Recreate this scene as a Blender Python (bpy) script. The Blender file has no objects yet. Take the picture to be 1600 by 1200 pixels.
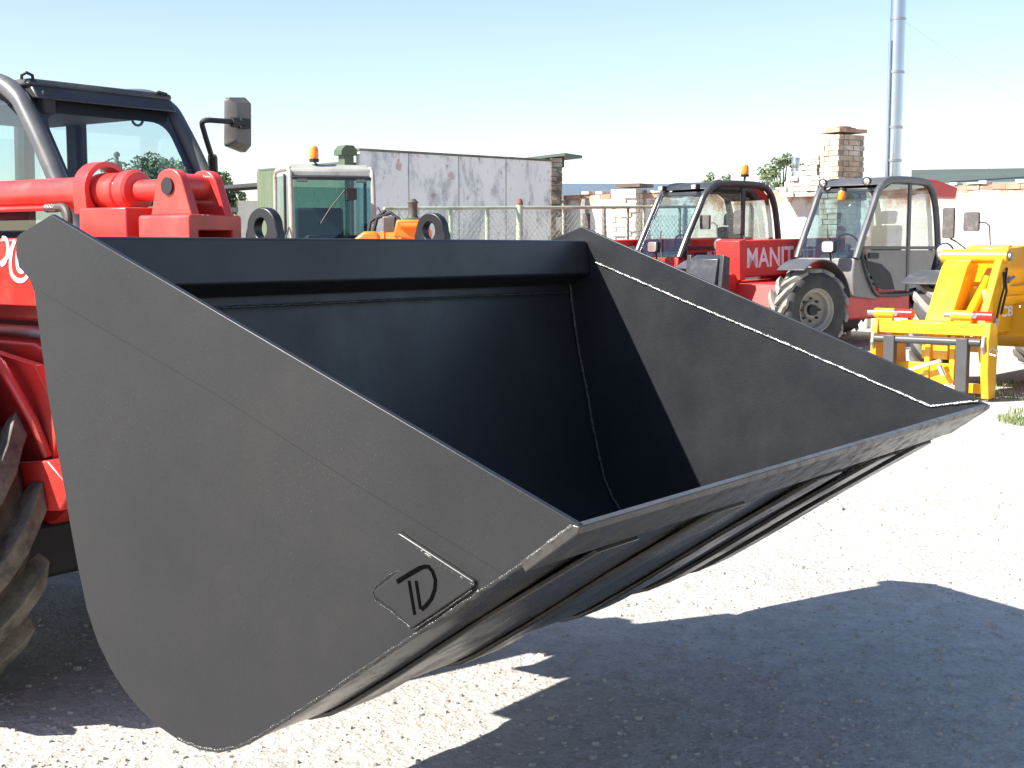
import bpy, bmesh, math, random
from mathutils import Vector, Matrix
R = math.radians
random.seed(7)
sc = bpy.context.scene
col = sc.collection

# ------------------------------------------------------------------ camera
CAM_H = 1.55
F_PX, PITCH = 2100.0, R(5.7835)
cam = bpy.data.cameras.new('camera')
cam.sensor_width = 36.0
cam.lens = F_PX / 1600 * 36.0
cam.clip_start, cam.clip_end = 0.05, 2000
cam_ob = bpy.data.objects.new('camera', cam)
col.objects.link(cam_ob)
cam_ob.location = (0, 0, CAM_H)
cam_ob.rotation_euler = (math.pi / 2 - PITCH, 0, 0)
sc.camera = cam_ob

# ------------------------------------------------------------------ light
YAW = R(36.696)                      # bucket / loader frame: X forward, Y to its left
FW = Vector((math.cos(YAW), -math.sin(YAW), 0))
SD = Vector((math.sin(YAW), math.cos(YAW), 0))
to_sun = (-0.57 * FW - 0.945 * SD + Vector((0, 0, 1.0))).normalized()
sun = bpy.data.lights.new('sun', 'SUN')
sun.energy = 4.35
sun.angle = R(0.5)
sun.color = (1.0, 0.95, 0.87)
sun_ob = bpy.data.objects.new('sun', sun)
col.objects.link(sun_ob)
sun_ob.rotation_euler = to_sun.to_track_quat('Z', 'Y').to_euler()
sun_ob.location = (-10, -5, 20)
world = bpy.data.worlds.new('World')
sc.world = world
world.use_nodes = True
wn = world.node_tree
sky = wn.nodes.new('ShaderNodeTexSky')
sky.sky_type = 'NISHITA'
sky.sun_disc = False
sky.sun_elevation = math.asin(to_sun.z)
sky.sun_rotation = math.atan2(to_sun.x, to_sun.y)
sky.altitude = 100
sky.air_density = 1.0
sky.dust_density = 0.5
sky.ozone_density = 0.9
bg = wn.nodes['Background']
bg.inputs['Strength'].default_value = 0.073
wb = wn.nodes.new('ShaderNodeMix'); wb.data_type = 'RGBA'; wb.blend_type = 'MULTIPLY'      # camera white balance of the sky light
wb.inputs['Factor'].default_value = 1.0
wb.inputs['B'].default_value = (1.03, .99, 1.02, 1)
wn.links.new(sky.outputs[0], wb.inputs['A'])
wn.links.new(wb.outputs['Result'], bg.inputs['Color'])
sc.view_settings.view_transform = 'Standard'
sc.view_settings.look = 'None'
sc.view_settings.exposure = 1.55
sc.view_settings.gamma = 1.0

# ------------------------------------------------------------------ helpers
def tag(o, label=None, cat=None, group=None, kind=None):
    if label: o['label'] = label
    if cat: o['category'] = cat
    if group: o['group'] = group
    if kind: o['kind'] = kind
    return o

def empty(name, loc, rz=0.0):
    o = bpy.data.objects.new(name, None)
    o.empty_display_size = 0.2
    col.objects.link(o)
    o.location = loc
    o.rotation_euler = (0, 0, rz)
    return o

def at(px, py, D):
    """point seen at photo pixel (1600x1200) at distance D along the ground"""
    c, s = math.cos(PITCH), math.sin(PITCH)
    u = (px - 800) / F_PX; v = -(py - 600) / F_PX
    d = Vector((u, c + v * s, -s + v * c))
    return Vector((0, 0, CAM_H)) + d * (D / d.y)

def smooth3(P, n=6):
    P = [Vector(p) for p in P]; out = []
    for i in range(len(P) - 1):
        p0, p1, p2, p3 = P[max(i - 1, 0)], P[i], P[i + 1], P[min(i + 2, len(P) - 1)]
        for k in range(n):
            t = k / n
            out.append(.5 * ((2 * p1) + (p2 - p0) * t + (2 * p0 - 5 * p1 + 4 * p2 - p3) * t * t + (3 * p1 - p0 - 3 * p2 + p3) * t ** 3))
    return out + [P[-1]]

def smooth_line(P, n=6):
    out = []
    for i in range(len(P) - 1):
        p0 = Vector(P[max(i - 1, 0)]); p1 = Vector(P[i]); p2 = Vector(P[i + 1]); p3 = Vector(P[min(i + 2, len(P) - 1)])
        for k in range(n):
            t = k / n
            out.append(.5 * ((2 * p1) + (-p0 + p2) * t + (2 * p0 - 5 * p1 + 4 * p2 - p3) * t * t + (-p0 + 3 * p1 - 3 * p2 + p3) * t ** 3))
    out.append(Vector(P[-1]))
    return out

class MB:
    def __init__(s, off=(0, 0, 0)):
        s.v = []; s.f = []; s.off = Vector(off)
    def add(s, vs, fs):
        b = len(s.v)
        s.v += [Vector(p) for p in vs]
        s.f += [[b + i for i in f] for f in fs]
    def box(s, c, size, rot=None):
        hx, hy, hz = size[0] / 2, size[1] / 2, size[2] / 2
        vs = [Vector((x, y, z)) for x in (-hx, hx) for y in (-hy, hy) for z in (-hz, hz)]
        if rot is not None: vs = [rot @ p for p in vs]
        c = Vector(c)
        s.add([p + c for p in vs], [(0, 1, 3, 2), (4, 6, 7, 5), (0, 4, 5, 1), (2, 3, 7, 6), (0, 2, 6, 4), (1, 5, 7, 3)])
        return s
    def bb(s, x0, x1, y0, y1, z0, z1):
        return s.box(((x0 + x1) / 2, (y0 + y1) / 2, (z0 + z1) / 2), (abs(x1 - x0), abs(y1 - y0), abs(z1 - z0)))
    def _p(s, q, axis, t):
        if axis == 'y': return Vector((q[0], t, q[1]))
        if axis == 'x': return Vector((t, q[0], q[1]))
        return Vector((q[0], q[1], t))
    def prism(s, pts, axis, a, b):
        n = len(pts)
        vs = [s._p(q, axis, a) for q in pts] + [s._p(q, axis, b) for q in pts]
        fs = [list(range(n)), list(range(n, 2 * n))] + [(i, (i + 1) % n, n + (i + 1) % n, n + i) for i in range(n)]
        s.add(vs, fs); return s
    def ring(s, outer, inner, axis, a, b):
        n = len(outer)
        vs = [s._p(q, axis, t) for t in (a, b) for L in (outer, inner) for q in L]
        fs = []
        for i in range(n):
            j = (i + 1) % n
            fs += [(i, j, n + j, n + i), (2 * n + i, 2 * n + j, 3 * n + j, 3 * n + i),
                   (i, j, 2 * n + j, 2 * n + i), (n + i, n + j, 3 * n + j, 3 * n + i)]
        s.add(vs, fs); return s
    def thick(s, line, t, axis, a, b):
        """open 2d polyline thickened by t to its left, extruded a..b"""
        n = len(line); out = []
        for i in range(n):
            p = Vector(line[i])
            d = (Vector(line[min(i + 1, n - 1)]) - Vector(line[max(i - 1, 0)])).normalized()
            out.append((p.x - d.y * t, p.y + d.x * t))
        vs = []
        for tt in (a, b):
            vs += [s._p(q, axis, tt) for q in line] + [s._p(q, axis, tt) for q in out]
        fs = []
        for i in range(n - 1):
            fs += [(i, i + 1, n + i + 1, n + i), (2 * n + i, 2 * n + i + 1, 3 * n + i + 1, 3 * n + i),
                   (i, i + 1, 2 * n + i + 1, 2 * n + i), (n + i, n + i + 1, 3 * n + i + 1, 3 * n + i)]
        fs += [(0, n, 3 * n, 2 * n), (n - 1, 2 * n - 1, 4 * n - 1, 3 * n - 1)]
        s.add(vs, fs); return s
    def tube(s, pts, r, n=10, closed=False, jitter=0):
        pts = [Vector(p) for p in pts]; m = len(pts)
        rr = r if isinstance(r, (list, tuple)) else [r] * m
        vs = []; up = None
        for i, p in enumerate(pts):
            if closed: d = pts[(i + 1) % m] - pts[i - 1]
            else: d = pts[min(i + 1, m - 1)] - pts[max(i - 1, 0)]
            d.normalize()
            if up is None:
                up = Vector((0, 0, 1)) if abs(d.z) < .9 else Vector((1, 0, 0))
            u = (up - d * up.dot(d)).normalized(); up = u; w = d.cross(u)
            for k in range(n):
                a = 2 * math.pi * k / n
                rad = rr[i] * (1 + random.uniform(-jitter, jitter))
                vs.append(p + u * math.cos(a) * rad + w * math.sin(a) * rad)
        fs = []
        for i in range(m if closed else m - 1):
            i2 = (i + 1) % m
            for k in range(n):
                k2 = (k + 1) % n
                fs.append((i * n + k, i * n + k2, i2 * n + k2, i2 * n + k))
        if not closed:
            fs += [list(range(n)), [(m - 1) * n + k for k in range(n)]]
        s.add(vs, fs); return s
    def cyl(s, p, q, r, n=16):
        return s.tube([p, q], r, n)
    def lathe(s, prof, o, d, n=24, caps=True):
        o = Vector(o); d = Vector(d).normalized()
        u = Vector((0, 0, 1)) if abs(d.z) < .9 else Vector((1, 0, 0))
        u = (u - d * u.dot(d)).normalized(); w = d.cross(u)
        vs = []; m = len(prof)
        for r, t in prof:
            for k in range(n):
                a = 2 * math.pi * k / n
                vs.append(o + d * t + (u * math.cos(a) + w * math.sin(a)) * max(r, 1e-4))
        fs = []
        for i in range(m - 1):
            for k in range(n):
                k2 = (k + 1) % n
                fs.append((i * n + k, i * n + k2, (i + 1) * n + k2, (i + 1) * n + k))
        if caps: fs += [list(range(n)), [(m - 1) * n + k for k in range(n)]]
        s.add(vs, fs); return s
    def build(s, name, mat, parent=None, bev=0, smooth=35, recalc=True):
        me = bpy.data.meshes.new(name)
        me.from_pydata([tuple(p - s.off) for p in s.v], [], s.f)
        if recalc:
            bm = bmesh.new(); bm.from_mesh(me)
            bmesh.ops.recalc_face_normals(bm, faces=bm.faces)
            bm.to_mesh(me); bm.free()
        if smooth:
            for p in me.polygons: p.use_smooth = True
            me.set_sharp_from_angle(angle=R(smooth))
        me.materials.append(mat)
        o = bpy.data.objects.new(name, me)
        col.objects.link(o)
        if parent: o.parent = parent
        if bev:
            b = o.modifiers.new('bevel', 'BEVEL'); b.width = bev; b.segments = 2
            b.limit_method = 'ANGLE'; b.angle_limit = R(40); b.harden_normals = False
        return o

def text_mesh(name, body, size, mat, parent, M, depth=0.003, bold=0.0, xs=1.0):
    cu = bpy.data.curves.new(name, 'FONT')
    cu.body = body; cu.size = size; cu.extrude = depth; cu.offset = bold * size
    t = bpy.data.objects.new(name, cu); col.objects.link(t)
    dg = bpy.context.evaluated_depsgraph_get()
    me = bpy.data.meshes.new_from_object(t.evaluated_get(dg))
    bpy.data.objects.remove(t)
    me.transform(Matrix.Diagonal((xs, 1, 1, 1)))
    me.transform(M)
    me.materials.clear(); me.materials.append(mat)
    o = bpy.data.objects.new(name, me); col.objects.link(o)
    if parent: o.parent = parent
    return o

# ------------------------------------------------------------------ materials
def new_mat(name):
    m = bpy.data.materials.new(name); m.use_nodes = True
    nt = m.node_tree
    return m, nt, nt.nodes['Principled BSDF']

def N(nt, kind, **kw):
    n = nt.nodes.new(kind)
    for k, v in kw.items():
        if k in n.inputs.keys(): n.inputs[k].default_value = v
        else: setattr(n, k, v)
    return n

def ramp(nt, src, stops):
    r = nt.nodes.new('ShaderNodeValToRGB')
    while len(r.color_ramp.elements) < len(stops): r.color_ramp.elements.new(0.5)
    for e, (p, c) in zip(r.color_ramp.elements, stops):
        e.position = p
        e.color = (c, c, c, 1) if isinstance(c, (int, float)) else (c[0], c[1], c[2], 1)
    nt.links.new(src, r.inputs[0])
    return r

def mix(nt, fac, a, b, mode='MIX'):
    m = nt.nodes.new('ShaderNodeMix'); m.data_type = 'RGBA'; m.blend_type = mode
    for sock, v in ((m.inputs['Factor'], fac), (m.inputs['A'], a), (m.inputs['B'], b)):
        if isinstance(v, (int, float)): sock.default_value = v
        elif isinstance(v, (tuple, list)): sock.default_value = (v[0], v[1], v[2], 1)
        else: nt.links.new(v, sock)
    return m.outputs['Result']

def mat(name, c, rough=0.5, metal=0.0, var=0.15, vscale=4.0, bump=0.0, bscale=60.0, dust=None, dscale=6.0, dlo=.5, dhi=.75, specks=0.0, coat=0.0, spec=0.5):
    m, nt, p = new_mat(name)
    tc = N(nt, 'ShaderNodeTexCoord')
    nz = N(nt, 'ShaderNodeTexNoise', Scale=vscale, Detail=6.0, Roughness=0.6)
    nt.links.new(tc.outputs['Object'], nz.inputs['Vector'])
    r = ramp(nt, nz.outputs['Fac'], [(.3, tuple(x * (1 - var) for x in c)), (.7, tuple(min(1, x * (1 + var)) for x in c))])
    out = r.outputs[0]
    rs = None
    if dust:
        n2 = N(nt, 'ShaderNodeTexNoise', Scale=dscale, Detail=9.0, Roughness=0.7)
        nt.links.new(tc.outputs['Object'], n2.inputs['Vector'])
        rd = ramp(nt, n2.outputs['Fac'], [(dlo, 0), (dhi, 1)])
        out = mix(nt, rd.outputs[0], out, dust)
        mr = N(nt, 'ShaderNodeMapRange'); mr.inputs['To Min'].default_value = rough; mr.inputs['To Max'].default_value = min(1, rough + .35)
        nt.links.new(rd.outputs[0], mr.inputs['Value']); rs = mr.outputs[0]
    if specks:
        vo = N(nt, 'ShaderNodeTexVoronoi', Scale=95.0, Randomness=1.0)
        nt.links.new(tc.outputs['Object'], vo.inputs['Vector'])
        n3 = N(nt, 'ShaderNodeTexNoise', Scale=3.0, Detail=3.0)
        nt.links.new(tc.outputs['Object'], n3.inputs['Vector'])
        rr = ramp(nt, n3.outputs['Fac'], [(.30, 0.03), (.75, 0.12 * specks)])
        ma = N(nt, 'ShaderNodeMath', operation='LESS_THAN')
        nt.links.new(vo.outputs['Distance'], ma.inputs[0]); nt.links.new(rr.outputs[0], ma.inputs[1])
        out = mix(nt, ma.outputs[0], out, (.055, .052, .048))
    nt.links.new(out, p.inputs['Base Color'])
    if rs: nt.links.new(rs, p.inputs['Roughness'])
    else: p.inputs['Roughness'].default_value = rough
    p.inputs['Metallic'].default_value = metal
    p.inputs['Specular IOR Level'].default_value = spec
    if coat: p.inputs['Coat Weight'].default_value = coat; p.inputs['Coat Roughness'].default_value = .12
    if bump:
        nb = N(nt, 'ShaderNodeTexNoise', Scale=bscale, Detail=5.0)
        nt.links.new(tc.outputs['Object'], nb.inputs['Vector'])
        b = N(nt, 'ShaderNodeBump'); b.inputs['Strength'].default_value = bump; b.inputs['Distance'].default_value = .01
        nt.links.new(nb.outputs['Fac'], b.inputs['Height']); nt.links.new(b.outputs[0], p.inputs['Normal'])
    return m

def glass_mat(name, tint, refl=.10):
    m, nt, p = new_mat(name)
    nt.nodes.remove(p)
    o = nt.nodes['Material Output']
    t = N(nt, 'ShaderNodeBsdfTransparent'); t.inputs[0].default_value = (*tint, 1)
    g = N(nt, 'ShaderNodeBsdfGlossy'); g.inputs['Roughness'].default_value = .03; g.inputs[0].default_value = (.9, .95, 1, 1)
    lw = N(nt, 'ShaderNodeLayerWeight'); lw.inputs['Blend'].default_value = .5
    pw = N(nt, 'ShaderNodeMath', operation='POWER'); pw.inputs[1].default_value = 4.0
    nt.links.new(lw.outputs['Facing'], pw.inputs[0])
    a0 = N(nt, 'ShaderNodeMath', operation='MULTIPLY_ADD'); a0.inputs[1].default_value = .8; a0.inputs[2].default_value = refl
    nt.links.new(pw.outputs[0], a0.inputs[0])
    geo = N(nt, 'ShaderNodeNewGeometry')
    inv = N(nt, 'ShaderNodeMath', operation='SUBTRACT'); inv.inputs[0].default_value = 1.0
    nt.links.new(geo.outputs['Backfacing'], inv.inputs[1])
    ad = N(nt, 'ShaderNodeMath', operation='MULTIPLY')
    nt.links.new(a0.outputs[0], ad.inputs[0]); nt.links.new(inv.outputs[0], ad.inputs[1])
    mx = N(nt, 'ShaderNodeMixShader')
    nt.links.new(ad.outputs[0], mx.inputs[0]); nt.links.new(t.outputs[0], mx.inputs[1]); nt.links.new(g.outputs[0], mx.inputs[2])
    nt.links.new(mx.outputs[0], o.inputs['Surface'])
    return m

M = {}
M['bucket_side'] = mat('bucket_paint_dusty', (.0098, .0108, .0132), .34, var=.10, vscale=2.0, dust=(.0185, .0168, .0155), dscale=1.3, dlo=.38, dhi=.95, specks=1.0, bump=.05, bscale=140)
M['bucket_in'] = mat('bucket_paint_clean', (.0122, .0140, .0172), .34, var=.08, vscale=3, dust=(.0140, .0155, .0182), dscale=2, dlo=.35, dhi=.98, bump=.05, bscale=120)
M['bucket_under'] = mat('bucket_paint_worn', (.017, .016, .015), .24, var=.2, vscale=6, dust=(.060, .047, .033), dscale=4, dlo=.45, dhi=.85, bump=.008, bscale=12, spec=.7)
M['lip'] = mat('lip_steel', (.055, .052, .049), .28, metal=.25, var=.3, vscale=12, dust=(.07, .062, .052), dscale=20, dlo=.48, dhi=.7, bump=.12, bscale=90)
M['weld_bright'] = mat('weld_bead_bare', (.34, .335, .33), .28, metal=.8, var=.85, vscale=45, bump=.5, bscale=160)
M['weld_dark'] = mat('weld_bead_painted', (.024, .024, .025), .22, var=.3, vscale=60, bump=.5, bscale=160)
M['weld_grey'] = mat('weld_bead_scuffed', (.11, .108, .105), .25, metal=.3, var=.35, vscale=60, bump=.5, bscale=160)
M['black'] = mat('black_rubber', (.012, .012, .013), .6, var=.2)
M['seam'] = mat('seam_line_matte', (.020, .019, .018), .8, spec=.15)  # matte even tone of the thin seam line on the near plate
M['emblem'] = mat('emblem_slot_shade', (.003, .003, .003), 1.0, spec=0.0)
M['red'] = mat('red_paint', (.62, .035, .028), .32, var=.06, vscale=3, dust=(.40, .075, .055), dscale=5, dlo=.46, dhi=.78, coat=.2)
M['red_far'] = mat('red_paint_weathered', (.54, .024, .020), .45, var=.1, vscale=2, dust=(.44, .05, .04), dscale=5, dlo=.52, dhi=.8)
M['yellow'] = mat('yellow_paint', (.75, .365, .008), .36, var=.06, vscale=3, dust=(.66, .36, .08), dscale=6, dlo=.55, dhi=.85, coat=.3)
M['orange'] = mat('orange_paint', (.75, .17, .012), .4, var=.1, vscale=4, dust=(.5, .2, .07), dscale=6, dlo=.55, dhi=.8)
M['cab_grey'] = mat('cab_frame_grey', (.075, .077, .083), .38, var=.12, vscale=3, dust=(.12, .117, .11), dscale=6, dlo=.5, dhi=.8)
M['cab_dark'] = mat('cab_frame_dark', (.035, .037, .042), .36, var=.15, vscale=3, dust=(.09, .087, .08), dscale=6, dlo=.52, dhi=.8)
M['cab_light'] = mat('cab_panel_grey', (.17, .162, .155), .45, var=.1, vscale=3, dust=(.28, .265, .24), dscale=6, dlo=.5, dhi=.8)
M['cab_white'] = mat('cab_offwhite', (.30, .30, .275), .5, var=.12, vscale=4, dust=(.19, .18, .145), dscale=7, dlo=.52, dhi=.75)
M['trim'] = mat('interior_trim', (.022, .022, .024), .7, var=.2)
M['seat'] = mat('seat_fabric', (.045, .047, .05), .85, var=.2, vscale=30)
M['tyre'] = mat('tyre_dusty', (.035, .033, .031), .8, var=.2, vscale=8, dust=(.17, .145, .11), dscale=7, dlo=.36, dhi=.68, bump=.35, bscale=50)
M['tyre_lug'] = mat('tyre_lug_dusty', (.080, .074, .064), .88, var=.3, vscale=9, dust=(.20, .178, .14), dscale=9, dlo=.36, dhi=.66, bump=.5, bscale=45)
M['tyre_far'] = mat('tyre_pale_dust', (.040, .039, .038), .8, var=.2, vscale=6, dust=(.085, .08, .073), dscale=5, dlo=.45, dhi=.75)
M['tyre_far_lug'] = mat('tyre_lug_pale_dust', (.20, .19, .17), .88, var=.2, vscale=6, dust=(.30, .28, .245), dscale=5, dlo=.4, dhi=.65)
M['rim'] = mat('rim_paint', (.30, .28, .24), .45, var=.1, vscale=6, dust=(.26, .23, .19), dscale=9, dlo=.5, dhi=.75)
M['steel'] = mat('bare_steel', (.38, .38, .38), .32, metal=.9, var=.15, vscale=20)
M['flue'] = mat('flue_steel', (.50, .53, .57), .24, metal=1.0, var=.05, vscale=3)
M['chrome'] = mat('lamp_reflector', (.85, .85, .84), .15, metal=.85, var=.05)
M['amber'] = mat('amber_lens', (.80, .22, .01), .18, var=.1, coat=.5)
M['white_vinyl'] = mat('white_lettering', (.82, .82, .82), .4, var=.04)
M['white_vinyl2'] = mat('pale_lettering', (.68, .68, .72), .5, var=.15, vscale=20)
M['mirror_back'] = mat('mirror_housing', (.085, .078, .072), .5, var=.15, vscale=8, dust=(.18, .165, .15), dscale=12, dlo=.5, dhi=.75)
M['hose'] = mat('hose_rubber', (.06, .055, .045), .6, var=.3)
M['fork_grey'] = mat('fork_dark_grey', (.06, .06, .062), .45, var=.15)
M['pin_red'] = mat('pin_red', (.55, .02, .015), .35, var=.05)
M['engine'] = mat('engine_hood', (.055, .057, .06), .42, var=.12, dust=(.14, .13, .12), dscale=6, dlo=.5, dhi=.8)
M['sheet_green'] = mat('green_sheet', (.12, .155, .09), .6, var=.1, vscale=1.5, dust=(.16, .18, .12), dscale=3, dlo=.5, dhi=.8)
M['post_green'] = mat('green_post', (.07, .10, .06), .55, var=.2, vscale=5, dust=(.2, .16, .1), dscale=8, dlo=.58, dhi=.75)
M['fence_green'] = mat('pale_green_rail', (.40, .46, .33), .6, var=.2, vscale=3, dust=(.30, .19, .11), dscale=4, dlo=.55, dhi=.72)
M['rust'] = mat('rusty_iron', (.16, .075, .045), .8, var=.35, vscale=14)
M['old_wood'] = mat('grey_timber', (.24, .21, .185), .8, var=.25, vscale=9)
M['roof_blue'] = mat('blue_grey_roof', (.10, .135, .17), .6, var=.1, vscale=.6, dust=(.16, .175, .185), dscale=1.2, dlo=.5, dhi=.8)
M['roof_green'] = mat('green_grey_roof', (.075, .095, .075), .6, var=.12, vscale=.8)
M['roof_edge'] = mat('roof_edge_light', (.30, .34, .29), .6, var=.12, vscale=1)
M['shed_dark'] = mat('shed_dark', (.03, .024, .02), .8, var=.3)
M['shed_plaster'] = mat('shed_plaster', (.66, .62, .55), .8, var=.12, vscale=2)
M['asbestos'] = mat('roof_slate_grey', (.30, .29, .27), .8, var=.15, vscale=2)
M['bark'] = mat('bark', (.10, .075, .055), .9, var=.3, vscale=9)
M['glass'] = glass_mat('cab_glass', (.90, .945, .95), .05)
M['glass_green'] = glass_mat('cab_glass_green', (.72, .84, .85), .10)
M['glass_teal'] = glass_mat('cab_glass_teal', (.60, .74, .75), .05)
M['glass_smoke'] = glass_mat('cab_glass_smoke', (.80, .83, .82), .20)

def leaf_mat(name, c1, c2):
    m, nt, p = new_mat(name)
    g = N(nt, 'ShaderNodeObjectInfo')
    tc = N(nt, 'ShaderNodeTexCoord')
    nz = N(nt, 'ShaderNodeTexNoise', Scale=1.6, Detail=4.0)
    nt.links.new(tc.outputs['Object'], nz.inputs['Vector'])
    r = ramp(nt, nz.outputs['Fac'], [(.35, c1), (.65, c2)])
    nt.links.new(r.outputs[0], p.inputs['Base Color'])
    p.inputs['Roughness'].default_value = .6
    p.inputs['Subsurface Weight'].default_value = 0
    return m
M['leaf'] = leaf_mat('foliage_green', (.045, .085, .022), (.10, .15, .045))
M['leaf_pale'] = leaf_mat('foliage_olive', (.08, .12, .05), (.17, .21, .10))
M['grass'] = leaf_mat('grass_green', (.13, .17, .06), (.26, .28, .13))

def ground_mat():
    m, nt, p = new_mat('pale_gravel')
    tc = N(nt, 'ShaderNodeTexCoord')
    big = N(nt, 'ShaderNodeTexNoise', Scale=.6, Detail=8.0, Roughness=.65)
    mid = N(nt, 'ShaderNodeTexNoise', Scale=9.0, Detail=9.0, Roughness=.75)
    vor = N(nt, 'ShaderNodeTexVoronoi', Scale=85.0)
    vor2 = N(nt, 'ShaderNodeTexVoronoi', Scale=30.0)
    for n in (big, mid, vor, vor2): nt.links.new(tc.outputs['Object'], n.inputs['Vector'])
    a = ramp(nt, big.outputs['Fac'], [(.3, (.43, .41, .375)), (.7, (.55, .525, .485))])
    b = ramp(nt, mid.outputs['Fac'], [(.32, (.70, .69, .68)), (.60, (1, 1, 1))])
    c = mix(nt, 1.0, a.outputs[0], b.outputs[0], 'MULTIPLY')
    v = ramp(nt, vor.outputs['Color'], [(.05, .70), (.4, .97), (.95, 1.0)])
    c = mix(nt, .8, c, v.outputs[0], 'MULTIPLY')
    # dark grit
    gn = N(nt, 'ShaderNodeTexNoise', Scale=42.0, Detail=4.0, Roughness=.6)
    nt.links.new(tc.outputs['Object'], gn.inputs['Vector'])
    gr = ramp(nt, gn.outputs['Fac'], [(.67, 0.0), (.73, .65)])
    c = mix(nt, gr.outputs[0], c, (.13, .115, .095))
    nt.links.new(c, p.inputs['Base Color'])
    p.inputs['Roughness'].default_value = .95
    p.inputs['Specular IOR Level'].default_value = .2
    h1 = N(nt, 'ShaderNodeMath', operation='ADD')
    nt.links.new(mid.outputs['Fac'], h1.inputs[0]); nt.links.new(vor2.outputs['Distance'], h1.inputs[1])
    h2 = N(nt, 'ShaderNodeMath', operation='MULTIPLY_ADD'); h2.inputs[1].default_value = .5
    nt.links.new(vor.outputs['Distance'], h2.inputs[0]); nt.links.new(h1.outputs[0], h2.inputs[2])
    bp = N(nt, 'ShaderNodeBump'); bp.inputs['Strength'].default_value = .6; bp.inputs['Distance'].default_value = .013
    nt.links.new(h2.outputs[0], bp.inputs['Height']); nt.links.new(bp.outputs[0], p.inputs['Normal'])
    return m
M['ground'] = ground_mat()
M['stone'] = mat('stone_chips', (.36, .335, .30), .9, var=.35, vscale=14, bump=.3)

def wall_mat():
    m, nt, p = new_mat('whitewashed_brick')
    tc = N(nt, 'ShaderNodeTexCoord')
    mp = N(nt, 'ShaderNodeMapping'); mp.inputs['Rotation'].default_value = (R(90), 0, 0)
    nt.links.new(tc.outputs['Object'], mp.inputs['Vector'])
    br = N(nt, 'ShaderNodeTexBrick', Scale=1.0)
    br.inputs['Brick Width'].default_value = .26; br.inputs['Row Height'].default_value = .10; br.inputs['Mortar Size'].default_value = .010
    br.inputs['Color1'].default_value = (.42, .21, .13, 1); br.inputs['Color2'].default_value = (.52, .33, .22, 1); br.inputs['Mortar'].default_value = (.40, .37, .33, 1)
    nt.links.new(mp.outputs[0], br.inputs['Vector'])
    nz = N(nt, 'ShaderNodeTexNoise', Scale=2.2, Detail=10.0, Roughness=.75)
    nt.links.new(tc.outputs['Object'], nz.inputs['Vector'])
    # whitewash has flaked away towards the weathered top courses
    sx = N(nt, 'ShaderNodeSeparateXYZ'); nt.links.new(tc.outputs['Object'], sx.inputs[0])
    mr = N(nt, 'ShaderNodeMapRange'); mr.inputs['From Min'].default_value = 2.2; mr.inputs['From Max'].default_value = 2.85
    mr.inputs['To Min'].default_value = 0; mr.inputs['To Max'].default_value = .26
    nt.links.new(sx.outputs['Z'], mr.inputs['Value'])
    ad = N(nt, 'ShaderNodeMath', operation='ADD'); nt.links.new(nz.outputs['Fac'], ad.inputs[0]); nt.links.new(mr.outputs[0], ad.inputs[1])
    fl = ramp(nt, ad.outputs[0], [(.60, 0), (.66, 1)])
    ww = ramp(nt, nz.outputs['Fac'], [(.3, (.74, .72, .68)), (.62, (.60, .57, .52))])
    c = mix(nt, fl.outputs[0], ww.outputs[0], br.outputs['Color'])
    nt.links.new(c, p.inputs['Base Color']); p.inputs['Roughness'].default_value = .9
    bp = N(nt, 'ShaderNodeBump'); bp.inputs['Strength'].default_value = .6; bp.inputs['Distance'].default_value = .02
    nt.links.new(br.outputs['Fac'], bp.inputs['Height']); bp.invert = True
    nt.links.new(bp.outputs[0], p.inputs['Normal'])
    return m
M['wall'] = wall_mat()
M['brick'] = mat('weathered_brick', (.40, .24, .16), .9, var=.35, vscale=3.3, dust=(.70, .65, .57), dscale=2.6, dlo=.52, dhi=.66, bump=.4, bscale=30)
M['brick_yellow'] = mat('whitewashed_yellow_brick', (.42, .33, .22), .9, var=.3, vscale=4, dust=(.62, .58, .50), dscale=3.0, dlo=.44, dhi=.62, bump=.4, bscale=30)
M['brick_white'] = mat('limewashed_brick', (.62, .58, .51), .9, var=.12, vscale=3, dust=(.40, .25, .17), dscale=2.1, dlo=.54, dhi=.64, bump=.4, bscale=30)
M['mortar_white'] = mat('limewashed_mortar', (.58, .54, .48), .95, var=.15)
M['brick_dark'] = mat('shaded_brown_brick', (.13, .10, .085), .9, var=.3, vscale=3.3, dust=(.19, .175, .16), dscale=2.6, dlo=.45, dhi=.6, bump=.4, bscale=30)  # brown brick with the pier's shade put into its colour; also on slab and rail
M['mortar'] = mat('mortar', (.30, .26, .20), .95, var=.2)

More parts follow.
